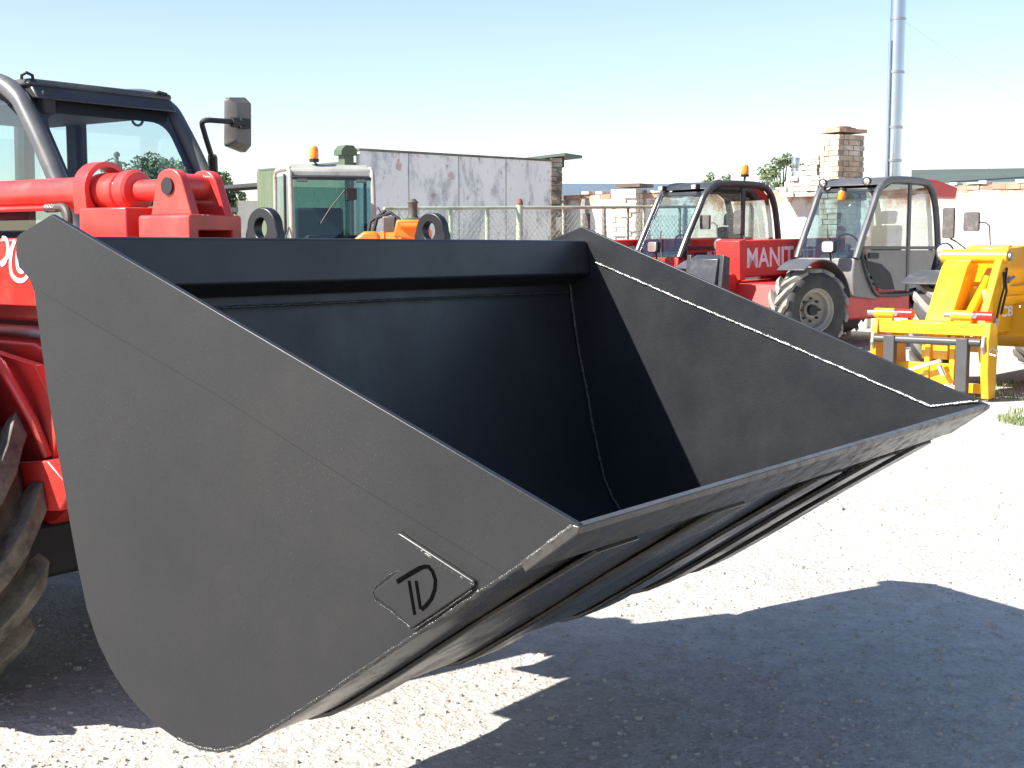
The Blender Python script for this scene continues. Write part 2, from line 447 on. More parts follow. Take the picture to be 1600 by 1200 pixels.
def panel_mat():
    m, nt, p = new_mat('peeling_white_panel')
    tc = N(nt, 'ShaderNodeTexCoord')
    mp = N(nt, 'ShaderNodeMapping'); mp.inputs['Scale'].default_value = (1, 1, .45)
    nt.links.new(tc.outputs['Object'], mp.inputs['Vector'])
    n1 = N(nt, 'ShaderNodeTexNoise', Scale=1.6, Detail=11.0, Roughness=.75, Distortion=.4)
    n2 = N(nt, 'ShaderNodeTexNoise', Scale=5.5, Detail=8.0, Roughness=.7)
    n3 = N(nt, 'ShaderNodeTexNoise', Scale=.8, Detail=5.0)
    for n in (n1, n2, n3): nt.links.new(mp.outputs[0], n.inputs['Vector'])
    base = ramp(nt, n3.outputs['Fac'], [(.3, (.76, .755, .73)), (.7, (.66, .655, .64))])
    r1 = ramp(nt, n1.outputs['Fac'], [(.50, 0), (.60, .6), (.78, .85)])
    c = mix(nt, r1.outputs[0], base.outputs[0], (.22, .25, .29))
    r2 = ramp(nt, n2.outputs['Fac'], [(.58, 0), (.66, .8)])
    c = mix(nt, r2.outputs[0], c, (.17, .15, .14))
    n4 = N(nt, 'ShaderNodeTexNoise', Scale=2.4, Detail=4.0); mp2 = N(nt, 'ShaderNodeMapping'); mp2.inputs['Location'].default_value = (7, 3, 5)
    nt.links.new(tc.outputs['Object'], mp2.inputs['Vector']); nt.links.new(mp2.outputs[0], n4.inputs['Vector'])
    r4 = ramp(nt, n4.outputs['Fac'], [(.67, 0), (.72, .6)])
    c = mix(nt, r4.outputs[0], c, (.36, .14, .10))
    nt.links.new(c, p.inputs['Base Color']); p.inputs['Roughness'].default_value = .75
    return m
M['panel'] = panel_mat()

# ------------------------------------------------------------------ ground
g = MB()
xs = [-400, -60, -14, 0, 14, 60, 400]; ys = [-120, -12, 0, 14, 40, 90, 700]
for x in xs:
    for y in ys: g.v.append(Vector((x, y, 0)))
for i in range(len(xs) - 1):
    for j in range(len(ys) - 1):
        a = i * len(ys) + j
        g.f.append([a, a + len(ys), a + len(ys) + 1, a + 1])
tag(g.build('ground', M['ground'], smooth=0), kind='structure')

def stones(name, n, region, smin, smax, mt):
    rnd = random.Random(11); m = MB()
    for _ in range(n):
        x, y = region(rnd)
        sz = smin + (smax - smin) * rnd.random() ** 3.5
        k = rnd.randint(5, 7); ph = rnd.random() * 6.28
        hz = sz * rnd.uniform(.35, .7)
        ring0 = [(x + sz * rnd.uniform(.75, 1.1) * math.cos(ph + 6.283 * i / k), y + sz * rnd.uniform(.6, 1.0) * math.sin(ph + 6.283 * i / k)) for i in range(k)]
        vs = [(a, b, -.002) for a, b in ring0] + [(x + (a - x) * .62 + sz * .06, y + (b - y) * .62, hz) for a, b in ring0]
        fs = [(i, (i + 1) % k, k + (i + 1) % k, k + i) for i in range(k)] + [list(range(k, 2 * k))]
        m.add(vs, fs)
    return m.build(name, mt, smooth=0)
def reg_far(r):
    y = 2.9 + 11 * r.random() ** 1.6
    return (r.uniform(-.42, .42) * y, y)
tag(stones('loose_stones', 260, reg_far, .008, .030, M['stone']), 'larger loose stones lying on the pale yard', 'stones', kind='stuff')
def reg_near(r):
    y = 2.7 + 5.5 * r.random() ** 1.3
    return (r.uniform(-.42, .42) * y, y)
tag(stones('gravel', 11000, reg_near, .0025, .016, M['stone']), 'loose pale stone chips scattered over the yard under the bucket', 'gravel', kind='stuff')

def grass(name, label, spots, n, h):
    rnd = random.Random(5); m = MB()
    for (cx, cy, rx, ry) in spots:
        for _ in range(n):
            a = rnd.random() * 6.283; q = math.sqrt(rnd.random())
            x = cx + rx * q * math.cos(a); y = cy + ry * q * math.sin(a)
            hh = h * rnd.uniform(.4, 1.2); w = .006; d = rnd.random() * 6.283
            lx, ly = math.cos(d) * hh * .5, math.sin(d) * hh * .5
            ux, uy = -math.sin(d) * w, math.cos(d) * w
            m.add([(x - ux, y - uy, 0), (x + ux, y + uy, 0), (x + lx * .4 + ux * .6, y + ly * .4 + uy * .6, hh * .7), (x + lx, y + ly, hh)], [(0, 1, 2), (0, 2, 3)])
    o = m.build(name, M['grass'], smooth=0, recalc=False)
    return tag(o, label, 'grass', kind='stuff')

# ------------------------------------------------------------------ frame of the front loader and its bucket
O = Vector((0.1263, 2.4884, 0))
RZ = -YAW
def W2(x, s, z=0.0): return O + FW * x + SD * s + Vector((0, 0, z))
ZL = 1.031            # lip height
BW = 2.45

def U(pts): return [(x, z + ZL) for x, z in pts]
plate = U([(-1.626, .604), (0, 0), (-.126, -.094), (-.46, -.322), (-.73, -.508), (-.90, -.620), (-.96, -.654), (-1.03, -.679),
           (-1.10, -.688), (-1.18, -.683), (-1.25, -.666), (-1.32, -.638), (-1.385, -.598), (-1.44, -.552), (-1.49, -.492), (-1.53, -.415), (-1.562, -.31),
           (-1.59, -.20), (-1.612, -.10), (-1.667, .132), (-1.703, .345), (-1.712, .405), (-1.733, .440), (-1.772, .466), (-1.788, .50), (-1.784, .545), (-1.765, .556)])
def inset(line, t):
    out = []
    n = len(line)
    for i in range(n):
        d = (Vector(line[min(i + 1, n - 1)]) - Vector(line[max(i - 1, 0)])).normalized()
        out.append((line[i][0] - d.y * t, line[i][1] + d.x * t))
    return out
shell_line = plate[2:21] + U([(-1.712, .40), (-1.722, .47), (-1.735, .535)])                      # from the lip round the heel up to the back
boff = Vector((-.95, 1.225, 0))
bucket = tag(empty('loader_bucket', W2(boff.x, boff.y), RZ), 'huge charcoal loader bucket held up in front of the red loader, filling the foreground', 'loader bucket')
def B(): return MB(boff)
m = B(); m.prism(plate, 'y', 0, .016); sp = m.build('side_plate', M['bucket_side'], bucket, bev=.002)
sp['label'] = 'dusty near side plate with welded emblem patch'
m = B(); m.prism(plate, 'y', BW - .016, BW); sp2 = m.build('side_plate', M['bucket_in'], bucket, bev=.002)
sp2['label'] = 'far side plate with a bright weld line on its inner face'
# shell: bottom, heel curve and back in one bent sheet
inner = inset(shell_line, -.012)
sl = inset(shell_line, -.006)
# direction of travel is lip -> heel -> back; inside of the bucket is to the right
m = B(); m.thick(sl, -.012, 'y', .0165, BW - .0165)
m.build('shell', M['bucket_under'], bucket, smooth=25)
m = B(); m.thick(inset(shell_line[:], -.0185), -.002, 'y', .0168, BW - .0168)
m.build('lining', M['bucket_in'], bucket, smooth=25)
# cutting edge
d = Vector((.805, .593)).normalized(); nrm = Vector((-d.y, d.x))
tip = Vector((0.004, ZL - .002))
def along(t, n): q = tip - d * t + nrm * n; return (q.x, q.y)
m = B(); m.prism([along(.0, 0), along(.014, .0135), along(.165, .0135), along(.165, -.0095), along(.012, -.0095)], 'y', -.004, BW + .006)
m.build('cutting_edge', M['lip'], bucket, bev=.0025)
# top beam: folded section along the back edge
beam = U([(-1.600, .548), (-1.578, .415), (-1.672, .372), (-1.70, .395), (-1.752, .540), (-1.74, .550)])
m = B(); m.prism(beam, 'y', .0172, BW - .0172); m.build('top_beam', M['bucket_in'], bucket, bev=.008)
# lifting eyes on the back edge
for s0 in (.80, 1.60):
    m = B(); out = []; inn = []
    n = 28
    for k in range(n):
        a = 2 * math.pi * k / n
        ca, sa = math.cos(a), math.sin(a)
        inn.append((-1.718 + .027 * ca, 1.610 + .031 * sa))
        x, z = .064 * ca, .062 * sa
        if z < 0:
            z = -.045 if abs(ca) < .86 else -.045 * min(1, abs(sa) / .5)
            x = .072 * (ca / .86 if abs(ca) < .86 else (1 if ca > 0 else -1))
        out.append((-1.715 + x, 1.612 + z))
    m.ring(out, inn, 'y', s0, s0 + .034)
    m.build('lifting_eye', M['bucket_side'], bucket, bev=.004)
# wear strips under the floor
for s0, s1 in ((.30, .47), (.83, .99), (1.43, 1.60), (1.86, 2.02), (2.20, 2.345)):
    line = [along(.20, -.0035)] + shell_line[1:15]
    m = B(); m.thick(inset(line, .0005 - .0055), .013, 'y', s0, s1)
    m.build('wear_strip', M['bucket_under'], bucket, bev=.003, smooth=25)
# welds
def bead(name, pts, r, mt, step=.012, parent=None, jit=.28):
    P = []
    for a, b in zip(pts[:-1], pts[1:]):
        a, b = Vector(a), Vector(b); n = max(1, int((b - a).length / step))
        P += [a.lerp(b, k / n) for k in range(n)]
    P.append(Vector(pts[-1]))
    rr = [r * random.uniform(1 - jit, 1 + jit) for _ in P]
    P = [p + Vector((random.uniform(-1, 1), random.uniform(-1, 1), random.uniform(-1, 1))) * r * .22 for p in P]
    m = B(); m.tube(P, rr, 7)
    return m.build(name, mt, parent or bucket, smooth=60)
SR = BW - .017
bead('weld_bead', [(-1.555, SR, ZL + .462), (-1.2, SR, ZL + .334), (-.7, SR, ZL + .162), (-.194, SR, ZL - .018)], .0047, M['weld_bright'], parent=sp2)
bead('weld_bead', [(-.194, SR, ZL - .020), (-.11, SR, ZL - .004), (-.03, SR - .002, ZL + .010)], .005, M['weld_bright'], parent=sp2)
bead('weld_bead', [(x, SR, z) for x, z in inset(shell_line, -.026)[6:20]], .007, M['weld_dark'], step=.02, parent=sp2)
bead('weld_bead', [(x, .001, z) for x, z in inset(plate[2:10], -.004)], .0052, M['weld_dark'], parent=sp)
bead('weld_bead', [(-.012, -.001, ZL - .001), (-.118, -.001, ZL - .080)], .0045, M['weld_grey'], parent=sp)
bead('weld_bead', [(-1.655, .25, 1.375), (-1.655, 2.4, 1.375)], .004, M['weld_dark'], parent=bucket)
m = B(); m.bb(-1.625, -1.622, .02, 2.43, ZL - .062, ZL - .058); m.build('sheet_seam', M['weld_dark'], bucket)
# emblem patch on the near side plate
def roundpoly(pts, r, n=5):
    out = []; L = len(pts)
    for i, (p, rad) in enumerate(pts):
        p = Vector(p); a = (Vector(pts[i - 1][0]) - p); b = (Vector(pts[(i + 1) % L][0]) - p)
        ra = min(rad, a.length * .45, b.length * .45)
        if ra < 1e-4: out.append((p.x, p.y)); continue
        A = p + a.normalized() * ra; Bq = p + b.normalized() * ra
        for k in range(n + 1):
            t = k / n
            q = A * (1 - t) ** 2 + p * 2 * t * (1 - t) + Bq * t * t
            out.append((q.x, q.y))
    return out
def PX(x, y):
    """photo pixel -> near side plate (X, Z)"""
    c, s = math.cos(PITCH), math.sin(PITCH)
    u = (x - 800) / F_PX; v = -(y - 600) / F_PX
    dr = Vector((u, c + v * s, -s + v * c))
    t = (O.dot(SD)) / dr.dot(SD)
    P = dr * t - O
    return (P.dot(FW), P.z + CAM_H)
patch_px = [((623, 828), .016), ((747, 908), .008), ((741, 918), .003), ((647, 981), .006), ((626, 958), .01), ((583, 925), .022), ((632, 888), .02), ((620, 855), .02)]
patch = roundpoly([(PX(*p), r) for p, r in patch_px], 0)
m = B(); m.prism(patch, 'y', -.010, .0); wp = m.build('emblem_patch', M['bucket_side'], sp, bev=.003)
sq = [PX(*p) for p in ((62, 455), (150, 508), (330, 612), (560, 760), (800, 905))]
m = B(); m.tube([(a_, 0.0, b_) for a_, b_ in sq], .0007, 6); m.build('plate_seam', M['seam'], sp)
m = B()
for pl, w in (([(627, 911), (650, 897), (664, 889)], .010), ([(642, 906), (651, 959)], .0075), ([(653, 906), (660, 950)], .0075),
              ([(664, 889), (668, 887), (674, 887), (679, 893), (683, 905), (682, 918), (677, 932), (669, 942), (662, 948)], .0085)):
    m.thick([PX(*p) for p in pl], w, 'y', -.0112, -.004)
m.build('emblem', M['emblem'], sp, smooth=0)  # raised black strokes painting the darkness of cut-out slots
def bead_px(name, pl, r, mt, y=-.006):
    return bead(name, [(PX(*p)[0], y, PX(*p)[1]) for p in pl], r, mt, step=.006, parent=sp)
bead_px('weld_bead', [(630, 838), (650, 850), (680, 871), (715, 894), (744, 912)], .0042, M['weld_grey'])
bead_px('weld_bead', [(633, 888), (612, 897), (592, 913), (585, 925), (590, 938), (615, 955), (645, 980)], .0018, M['weld_dark'])
bead_px('weld_bead', [(648, 984), (700, 950), (741, 921)], .002, M['weld_dark'])

# ------------------------------------------------------------------ wheels
def wheel(parent, c, r, w, side, steer=0.0, tyre='tyre', lug='tyre_lug', nl=20, lh=.045, name='wheel', rim_mat='rim'):
    """agricultural wheel, axle along local Y; side=+1 outer face towards +Y"""
    root = None
    c = Vector(c); S = Matrix.Rotation(steer, 3, 'Z')
    rb = r - lh
    prof = [(r * .50, -w * .40), (r * .56, -w * .46), (r * .74, -w * .50), (rb * .93, -w * .46), (rb * .985, -w * .38), (rb, -w * .18), (rb, w * .18),
            (rb * .985, w * .38), (rb * .93, w * .46), (r * .74, w * .50), (r * .56, w * .46), (r * .50, w * .40)]
    m = MB()
    vs0 = len(m.v)
    m.lathe(prof, (0, 0, 0), (0, 1, 0), 48, False)
    m.v = [c + S @ p for p in m.v]
    t = m.build(name, M[tyre], parent, smooth=40)
    m = MB()
    for sd in (-1, 1):
        for k in range(nl):
            a0 = 2 * math.pi * (k + (.5 if sd > 0 else 0)) / nl
            segs = [(-.02, 0.0, r), (.13, .10, r), (.28, .24, r * .998), (.40, .38, r * .99), (.492, .46, r * .965)]
            half = .052 / r * .5 * (1.95 if r > .6 else 1.9)
            vs = []
            for (yy, da, rad) in segs:
                base = rad - lh * 1.3 if yy < .42 else rad - lh * .8
                hw = half * (1.0 if yy < .35 else .95)
                for (rr_, h_) in ((base, hw * 1.35), (rad, hw)):
                    for sgn in (-1, 1):
                        a = a0 + da + sgn * h_
                        vs.append((math.cos(a) * rr_, sd * yy * w, math.sin(a) * rr_))
            fs = []
            ns = len(segs)
            for i in range(ns - 1):
                b = i * 4; e = b + 4
                fs += [(b + 2, b + 3, e + 3, e + 2), (b, b + 2, e + 2, e), (b + 1, b + 3, e + 3, e + 1), (b, b + 1, e + 1, e)]
            fs += [(0, 1, 3, 2), (4 * ns - 4, 4 * ns - 3, 4 * ns - 1, 4 * ns - 2)]
            m.add(vs, fs)
    m.v = [c + S @ Vector(p) for p in m.v]
    m.build('tread', M[lug], t, smooth=30, bev=.004 if r > .6 else 0)
    m = MB(); s = side
    m.lathe([(r * .52, s * w * .44), (r * .50, s * w * .44), (r * .47, s * w * .34), (r * .43, s * w * .30), (r * .42, s * w * .12), (r * .20, s * w * .06), (r * .20, s * w * .16), (.001, s * w * .17)], (0, 0, 0), (0, 1, 0), 32, False)
    m.lathe([(r * .52, -s * w * .40), (r * .44, -s * w * .30), (.001, -s * w * .3)], (0, 0, 0), (0, 1, 0), 32, False)
    m.v = [c + S @ p for p in m.v]
    rm = m.build('rim', M[rim_mat], t, smooth=30)
    m = MB()
    for k in range(8):
        a = 2 * math.pi * k / 8
        p = Vector((math.cos(a) * r * .27, s * w * .10, math.sin(a) * r * .27))
        m.cyl(p, p + Vector((0, s * .035, 0)), .016, 6)
    m.cyl((0, s * w * .15, 0), (0, s * w * .30, 0), r * .13, 14)
    m.v = [c + S @ p for p in m.v]
    m.build('hub', M['black'], t)
    return t

def rr(x0, x1, z0, z1, r, n=4):
    return roundpoly([((x0, z0), r), ((x1, z0), r), ((x1, z1), r), ((x0, z1), r)], 0, n)

def lamp_round(parent, c, d, r=.06, mname='work_light'):
    c = Vector(c); d = Vector(d).normalized()
    m = MB(); m.lathe([(r * .4, -.06), (r * .8, -.045), (r, -.005), (r * 1.02, .012), (r * .93, .012)], c, d, 18)
    a = m.build(mname, M['black'], parent)
    m = MB(); m.lathe([(r * .92, .004), (r * .7, .014), (r * .1, .018)], c, d, 18)
    m.build('lens', M['chrome'], a)
    return a

def beacon(parent, c, s=1.0, lean=(0, 0, 1)):
    c = Vector(c)
    m = MB(); m.lathe([(.055 * s, 0), (.06 * s, .03 * s), (.05 * s, .035 * s)], c, lean, 16)
    b = m.build('beacon', M['black'], parent)
    m = MB(); m.lathe([(.05 * s, .035 * s), (.055 * s, .06 * s), (.052 * s, .13 * s), (.04 * s, .16 * s), (.015 * s, .172 * s)], c, lean, 16)
    m.build('lens', M['amber'], b)
    return b

# ------------------------------------------------------------------ big red loader carrying the bucket (same frame as the bucket)
loff = Vector((-4.4, 1.225, 0))
loader = tag(empty('red_loader', W2(loff.x, loff.y), RZ), 'red telescopic loader at the left edge carrying the big charcoal bucket', 'telescopic loader')
def Lb(): return MB(loff)
RX = M['red']
m = Lb(); m.bb(-7.0, -2.52, .74, 1.00, 1.29, 1.585); boom = m.build('boom', RX, loader, bev=.012)
m = Lb(); m.bb(-2.52, -2.27, .722, 1.015, 1.36, 1.683); m.build('boom_collar', RX, boom, bev=.006)
for x, z in ((-2.43, 1.50), (-2.35, 1.50), (-2.39, 1.40)):
    m = Lb(); m.cyl((x, .716, z), (x, .724, z), .016, 12); m.build('bolt', M['black'], boom)
m = Lb(); m.prism([(-2.62, 1.30), (-2.36, 1.40), (-2.30, 1.20), (-2.14, .66), (-2.24, .60), (-2.40, .76), (-2.52, 1.0), (-2.75, 1.29)], 'y', .70, 1.04)
m.build('boom_head', RX, loader, bev=.01)
# tilt cylinder on top of the boom
CS, CZ = .853, 1.742
m = Lb(); m.cyl((-7, CS, CZ), (-2.50, CS, CZ), .056, 32); tc_ = m.build('tilt_cylinder', RX, loader)
m = Lb(); m.lathe([(.056, -2.58), (.064, -2.57), (.064, -2.445), (.058, -2.44), (.058, -2.425), (.070, -2.42), (.070, -2.375), (.062, -2.365), (.034, -2.36)], (0, CS, CZ), (1, 0, 0), 32); m.build('gland', RX, tc_)
m = Lb(); m.cyl((-2.38, CS, CZ), (-2.11, CS, CZ), .036, 24); m.build('piston_rod', RX, tc_)
m = Lb()
out = []; inn = []
for k in range(32):
    a = 2 * math.pi * k / 32
    inn.append((CS + .078 * math.cos(a), CZ + .006 + .078 * math.sin(a)))
    out.append((CS + .098 * math.cos(a), CZ + .006 + .098 * math.sin(a) if math.sin(a) > -.3 else 1.665))
m.ring(out, inn, 'x', -2.60, -2.53); m.build('ring_bracket', RX, tc_, bev=.004)
m = Lb(); m.tube([(-7, .80, 1.690), (-2.80, .80, 1.690)], .010, 8); m.build('hydraulic_pipe', RX, tc_)
m = Lb(); m.cyl((-2.81, .797, 1.690), (-2.745, .797, 1.690), .016, 8); m.build('pipe_fitting', M['weld_grey'], tc_)
m = Lb(); m.tube([(q.x, q.y, q.z) for q in smooth3([(-2.76, .797, 1.69), (-2.70, .793, 1.688), (-2.67, .787, 1.65), (-2.675, .78, 1.57), (-2.69, .78, 1.50), (-2.74, .79, 1.36)])], .015, 10); m.build('hose', M['hose'], tc_)
# clevis carrying the rod end, with the square carriage block under it
clev = roundpoly([((-2.195, 1.655), 0), ((-2.155, 1.803), .045), ((-2.055, 1.803), .045), ((-1.995, 1.655), 0)], 0)
m = Lb(); m.bb(-2.185, -2.16, .80, .905, 1.658, 1.70); cv = m.build('clevis', RX, loader, bev=.003)
for ya in (.765, .905):
    m = Lb(); m.prism(clev, 'y', ya, ya + .034); m.build('clevis_plate', RX, cv, bev=.004)
m = Lb(); m.cyl((-2.105, .799, 1.748), (-2.105, .905, 1.748), .042, 24); m.build('cross_pin', RX, cv)
m = Lb(); m.cyl((-2.105, .757, 1.748), (-2.105, .768, 1.748), .028, 24); m.build('pin_cap', M['black'], cv)
m = Lb()
o_ = rr(.745, .965, 1.345, 1.656, .014); i_ = rr(.785, .925, 1.38, 1.605, .006)
m.ring(o_, i_, 'x', -2.235, -1.985); m.build('carriage_block', RX, loader, bev=.004)
m = Lb(); m.bb(-2.225, -2.20, .78, .93, 1.36, 1.56); m.build('back_panel', M['black'], loader)
# grey hook bar behind the bucket back
m = Lb(); m.cyl((-1.90, .84, 1.470), (-1.90, 1.55, 1.470), .045, 18); m.bb(-2.08, -1.88, .86, .90, 1.0, 1.50); m.bb(-2.08, -1.88, 1.52, 1.56, 1.0, 1.50)
m.bb(-2.05, -1.90, .92, 1.10, 1.0, 1.46); m.build('quick_hitch', M['cab_grey'], loader, bev=.006)
m = Lb(); m.bb(-1.97, -1.80, .24, 1.55, 1.20, 1.36); m.build('shadow_beam', M['engine'], loader, bev=.01)  # hidden beam added so that its shadow falls on the ground below the bucket
# chassis: red frame, fender and axle
m = Lb(); m.prism([(-2.62, .60), (-2.44, .72), (-2.40, .98), (-2.50, 1.15), (-2.72, 1.22), (-6.6, 1.25), (-6.6, .55), (-3.2, .5)], 'y', .66, 1.75); ch = m.build('chassis', RX, loader, bev=.01)
m = Lb(); m.bb(-6.5, -2.66, .50, 1.79, .40, .60); m.build('bounce_shield', M['black'], ch, bev=.02)  # black slab added to cut red bounce and deepen the shade under the machine
m = Lb(); m.prism([(-2.80, .70), (-2.49, .78), (-2.44, 1.00), (-2.56, 1.16), (-2.84, 1.20)], 'y', .56, .60); m.build('frame_plate', RX, ch, bev=.004)
m = Lb(); m.prism([(-2.86, .64), (-2.36, .70), (-2.30, .78), (-2.42, .86), (-2.86, .80)], 'y', .50, .62); m.build('step_bracket', RX, ch, bev=.006)
m = Lb(); m.tube([(-2.78, .53, 1.19), (-2.66, .50, 1.16), (-2.58, .50, 1.08), (-2.52, .52, .98), (-2.49, .55, .86)], .017, 10); m.build('hose', M['red'], ch)
m = Lb(); m.thick([(-2.72, 1.02), (-2.76, 1.16), (-2.90, 1.235), (-3.10, 1.25), (-3.4, 1.20), (-3.6, 1.05)], .012, 'y', .06, .50); fd = m.build('fender', M['engine'], loader, bev=.003)
m = Lb(); m.bb(-2.80, -2.775, .40, .50, .98, 1.17); m.build('fender_plate', M['cab_dark'], fd, bev=.003)
m = Lb(); m.bb(-2.774, -2.768, .475, .497, .98, 1.17); m.build('reflector_strip', M['amber'], fd)
for z in (1.0, 1.14):
    m = Lb(); m.cyl((-2.776, .455, z), (-2.764, .455, z), .010, 8); m.build('bolt', M['steel'], fd)
m = Lb(); m.cyl((-3.0, .3, .60), (-3.0, 2.15, .60), .11, 16); m.bb(-3.2, -2.8, .85, 1.6, .42, .75); m.build('axle', M['black'], loader)
for (x, s, sd) in ((-3.0, .275, -1), (-3.0, 2.175, 1), (-5.8, .275, -1), (-5.8, 2.175, 1)):
    wheel(loader, Vector((x, s, .607)) - loff, .607, .45, sd, nl=14, lh=.075)
# engine pod on the near side behind the front wheel
m = Lb(); m.prism(rr(-6.4, -3.75, .75, 1.28, .1), 'y', .12, .70); m.prism(rr(-6.0, -2.74, 1.29, 1.64, .06), 'y', .10, .48); m.build('engine_hood', M['engine'], loader, bev=.03)  # upper box is added out of view to shade the red frame below the boom
# script lettering on the boom flank (only its tail shows)
def flat_stroke(pl, w, S, mt, name, parent, dy=.002):
    m = Lb()
    n = len(pl); L = []; Rr = []
    for i in range(n):
        a = Vector(pl[max(i - 1, 0)]); b = Vector(pl[min(i + 1, n - 1)]); dd = (b - a).normalized()
        p = Vector(pl[i]); nn = Vector((-dd.y, dd.x)) * w / 2
        L.append(p + nn); Rr.append(p - nn)
    vs = [(q.x, S, q.y) for q in L] + [(q.x, S, q.y) for q in Rr] + [(q.x, S - dy, q.y) for q in L] + [(q.x, S - dy, q.y) for q in Rr]
    fs = []
    for i in range(n - 1):
        fs += [(2 * n + i, 2 * n + i + 1, 3 * n + i + 1, 3 * n + i), (i, i + 1, 2 * n + i + 1, 2 * n + i), (n + i, n + i + 1, 3 * n + i + 1, 3 * n + i)]
    m.add(vs, fs)
    return m
def arc(cx, cz, rx, rz, a0, a1, n=18):
    return [(cx + rx * math.cos(R(a0 + (a1 - a0) * k / n)), cz + rz * math.sin(R(a0 + (a1 - a0) * k / n))) for k in range(n + 1)]
def PB(x, y, S):
    c, s = math.cos(PITCH), math.sin(PITCH)
    u = (x - 800) / F_PX; v = -(y - 600) / F_PX
    dr = Vector((u, c + v * s, -s + v * c))
    t = (O + SD * S).dot(SD) / dr.dot(SD)
    P = dr * t - O
    return (P.dot(FW), P.z + CAM_H)
mm = MB(loff)
for pl in ([(4, 372), (10, 374), (13, 384), (12, 398), (8, 410), (2, 414)], [(2, 412), (10, 404), (16, 396), (22, 380), (24, 376)],
           [(24, 376), (19, 392), (17, 412), (19, 428), (26, 437), (36, 438), (44, 430), (47, 414)], [(30, 384), (27, 402), (29, 420), (36, 424), (42, 412), (44, 396)]):
    q = flat_stroke([(v.x, v.y) for v in smooth_line([PB(a, b, .74) for a, b in pl], 6)], .016, .7395, None, None, None)
    mm.add(q.v, q.f)
mm.build('lettering', M['white_vinyl'], boom, smooth=0)

# cab
cab = M['cab_grey']
CY0, CY1 = 1.25, 2.04
side = [(-3.06, 1.30), (-3.42, 1.87), (-3.58, 2.10), (-3.66, 2.185), (-3.80, 2.245), (-4.05, 2.262), (-4.55, 2.25), (-4.72, 2.19), (-4.80, 2.05), (-4.84, 1.35)]
for s in (CY0, CY1):
    m = Lb(); m.tube([(q.x, s, q.y) for q in smooth_line(side)], .040, 14); m.build('cab_frame', cab, loader)
m = Lb(); m.bb(-4.72, -3.60, CY0 + .02, CY1 - .02, 2.215, 2.252); rf = m.build('cab_roof', M['cab_dark'], loader, bev=.02)
m = Lb(); m.prism([(-3.56, 2.165), (-3.60, 2.222), (-3.70, 2.237), (-3.74, 2.18)], 'y', CY0 + .035, CY1 - .03); m.build('roof_front_bar', M['cab_dark'], rf, bev=.008)
m = Lb(); m.tube([(-3.62, CY0 + .06, 2.225), (-3.60, CY0 + .04, 2.262), (-3.61, CY0 + .02, 2.272), (-3.63, CY0 + .01, 2.262), (-3.63, CY0 + .01, 2.245)], .007, 8); m.build('roof_hook', M['black'], rf)
m = Lb(); m.tube([(-3.62, CY1 - .12, 2.235), (-3.60, CY1 - .10, 2.252), (-3.58, CY1 - .07, 2.242)], .008, 6); m.build('roof_hook', M['black'], rf)
m = Lb()
m.box((-3.60, CY0 + .10, 2.155), (.05, .07, .10), Matrix.Rotation(.2, 3, 'Z'))
m.bb(-4.6, -3.66, CY0 + .03, CY1 - .03, 2.145, 2.212); m.build('headliner', M['trim'], rf, bev=.01)
# glazing
def quad_glass(pts, t, name, mt, parent, fn=Lb):
    P = [Vector(p) for p in pts]; nn = (P[1] - P[0]).cross(P[2] - P[0]).normalized() * t
    m = fn(); n = len(P); m.add(P + [p + nn for p in P], [list(range(n)), list(range(n, 2 * n))] + [(i, (i + 1) % n, n + (i + 1) % n, n + i) for i in range(n)])
    return m.build(name, mt, parent, smooth=0)
ws = quad_glass([(-3.07, CY0 + .03, 1.32), (-3.07, CY1 - .03, 1.32), (-3.625, CY1 - .03, 2.17), (-3.625, CY0 + .03, 2.17)], .005, 'windscreen', M['glass'], loader)
# black printed border of the windscreen, with rounded inner corners
def on_ws(y, t): return (-3.07 - .555 * t + .004, y, 1.32 + .85 * t + .003)
oy = rr(CY0 + .032, CY1 - .032, .0, .998, .01, 6); iy = rr(CY0 + .07, CY1 - .085, .06, .93, .09, 6)
m = Lb(); n = len(oy)
m.add([on_ws(*q) for q in oy] + [on_ws(*q) for q in iy], [(i, (i + 1) % n, n + (i + 1) % n, n + i) for i in range(n)])
m.build('windscreen_border', M['trim'], ws, smooth=0)
sideglass = [(-3.16, 1.36), (-3.47, 1.86), (-3.64, 2.09), (-3.74, 2.16), (-3.86, 2.20), (-4.5, 2.205), (-4.66, 2.15), (-4.74, 2.0), (-4.76, 1.36)]
for s, nm in ((CY0, 'side_window'), (CY1, 'door_window')):
    m = Lb(); m.prism(sideglass, 'y', s - .003, s + .003); m.build(nm, M['glass_green'] if s == CY0 else M['glass'], loader, smooth=0)
quad_glass([(-4.83, CY0 + .05, 1.38), (-4.83, CY1 - .05, 1.38), (-4.80, CY1 - .05, 2.1), (-4.80, CY0 + .05, 2.1)], .005, 'rear_window', M['glass'], loader)
for s in (CY0 + .02, CY1 - .02):
    m = Lb(); m.tube([(-4.79, s, 1.3), (-4.77, s, 2.17)], .05, 10); m.build('rear_pillar', M['trim'], loader)
m = Lb(); m.bb(-4.41, -4.30, CY1 - .035, CY1 + .025, 1.31, 2.2); m.build('door_pillar', M['trim'], loader, bev=.02)
m = Lb(); m.bb(-4.85, -3.08, CY0 - .02, CY1 + .02, .95, 1.31); m.build('cab_body', cab, loader, bev=.03)
m = Lb(); m.bb(-4.55, -4.05, 1.42, 1.86, 1.31, 1.42); m.prism(rr(-4.62, -4.5, 1.38, 1.86, .05), 'y', 1.40, 1.88); m.build('seat', M['seat'], loader, bev=.03)
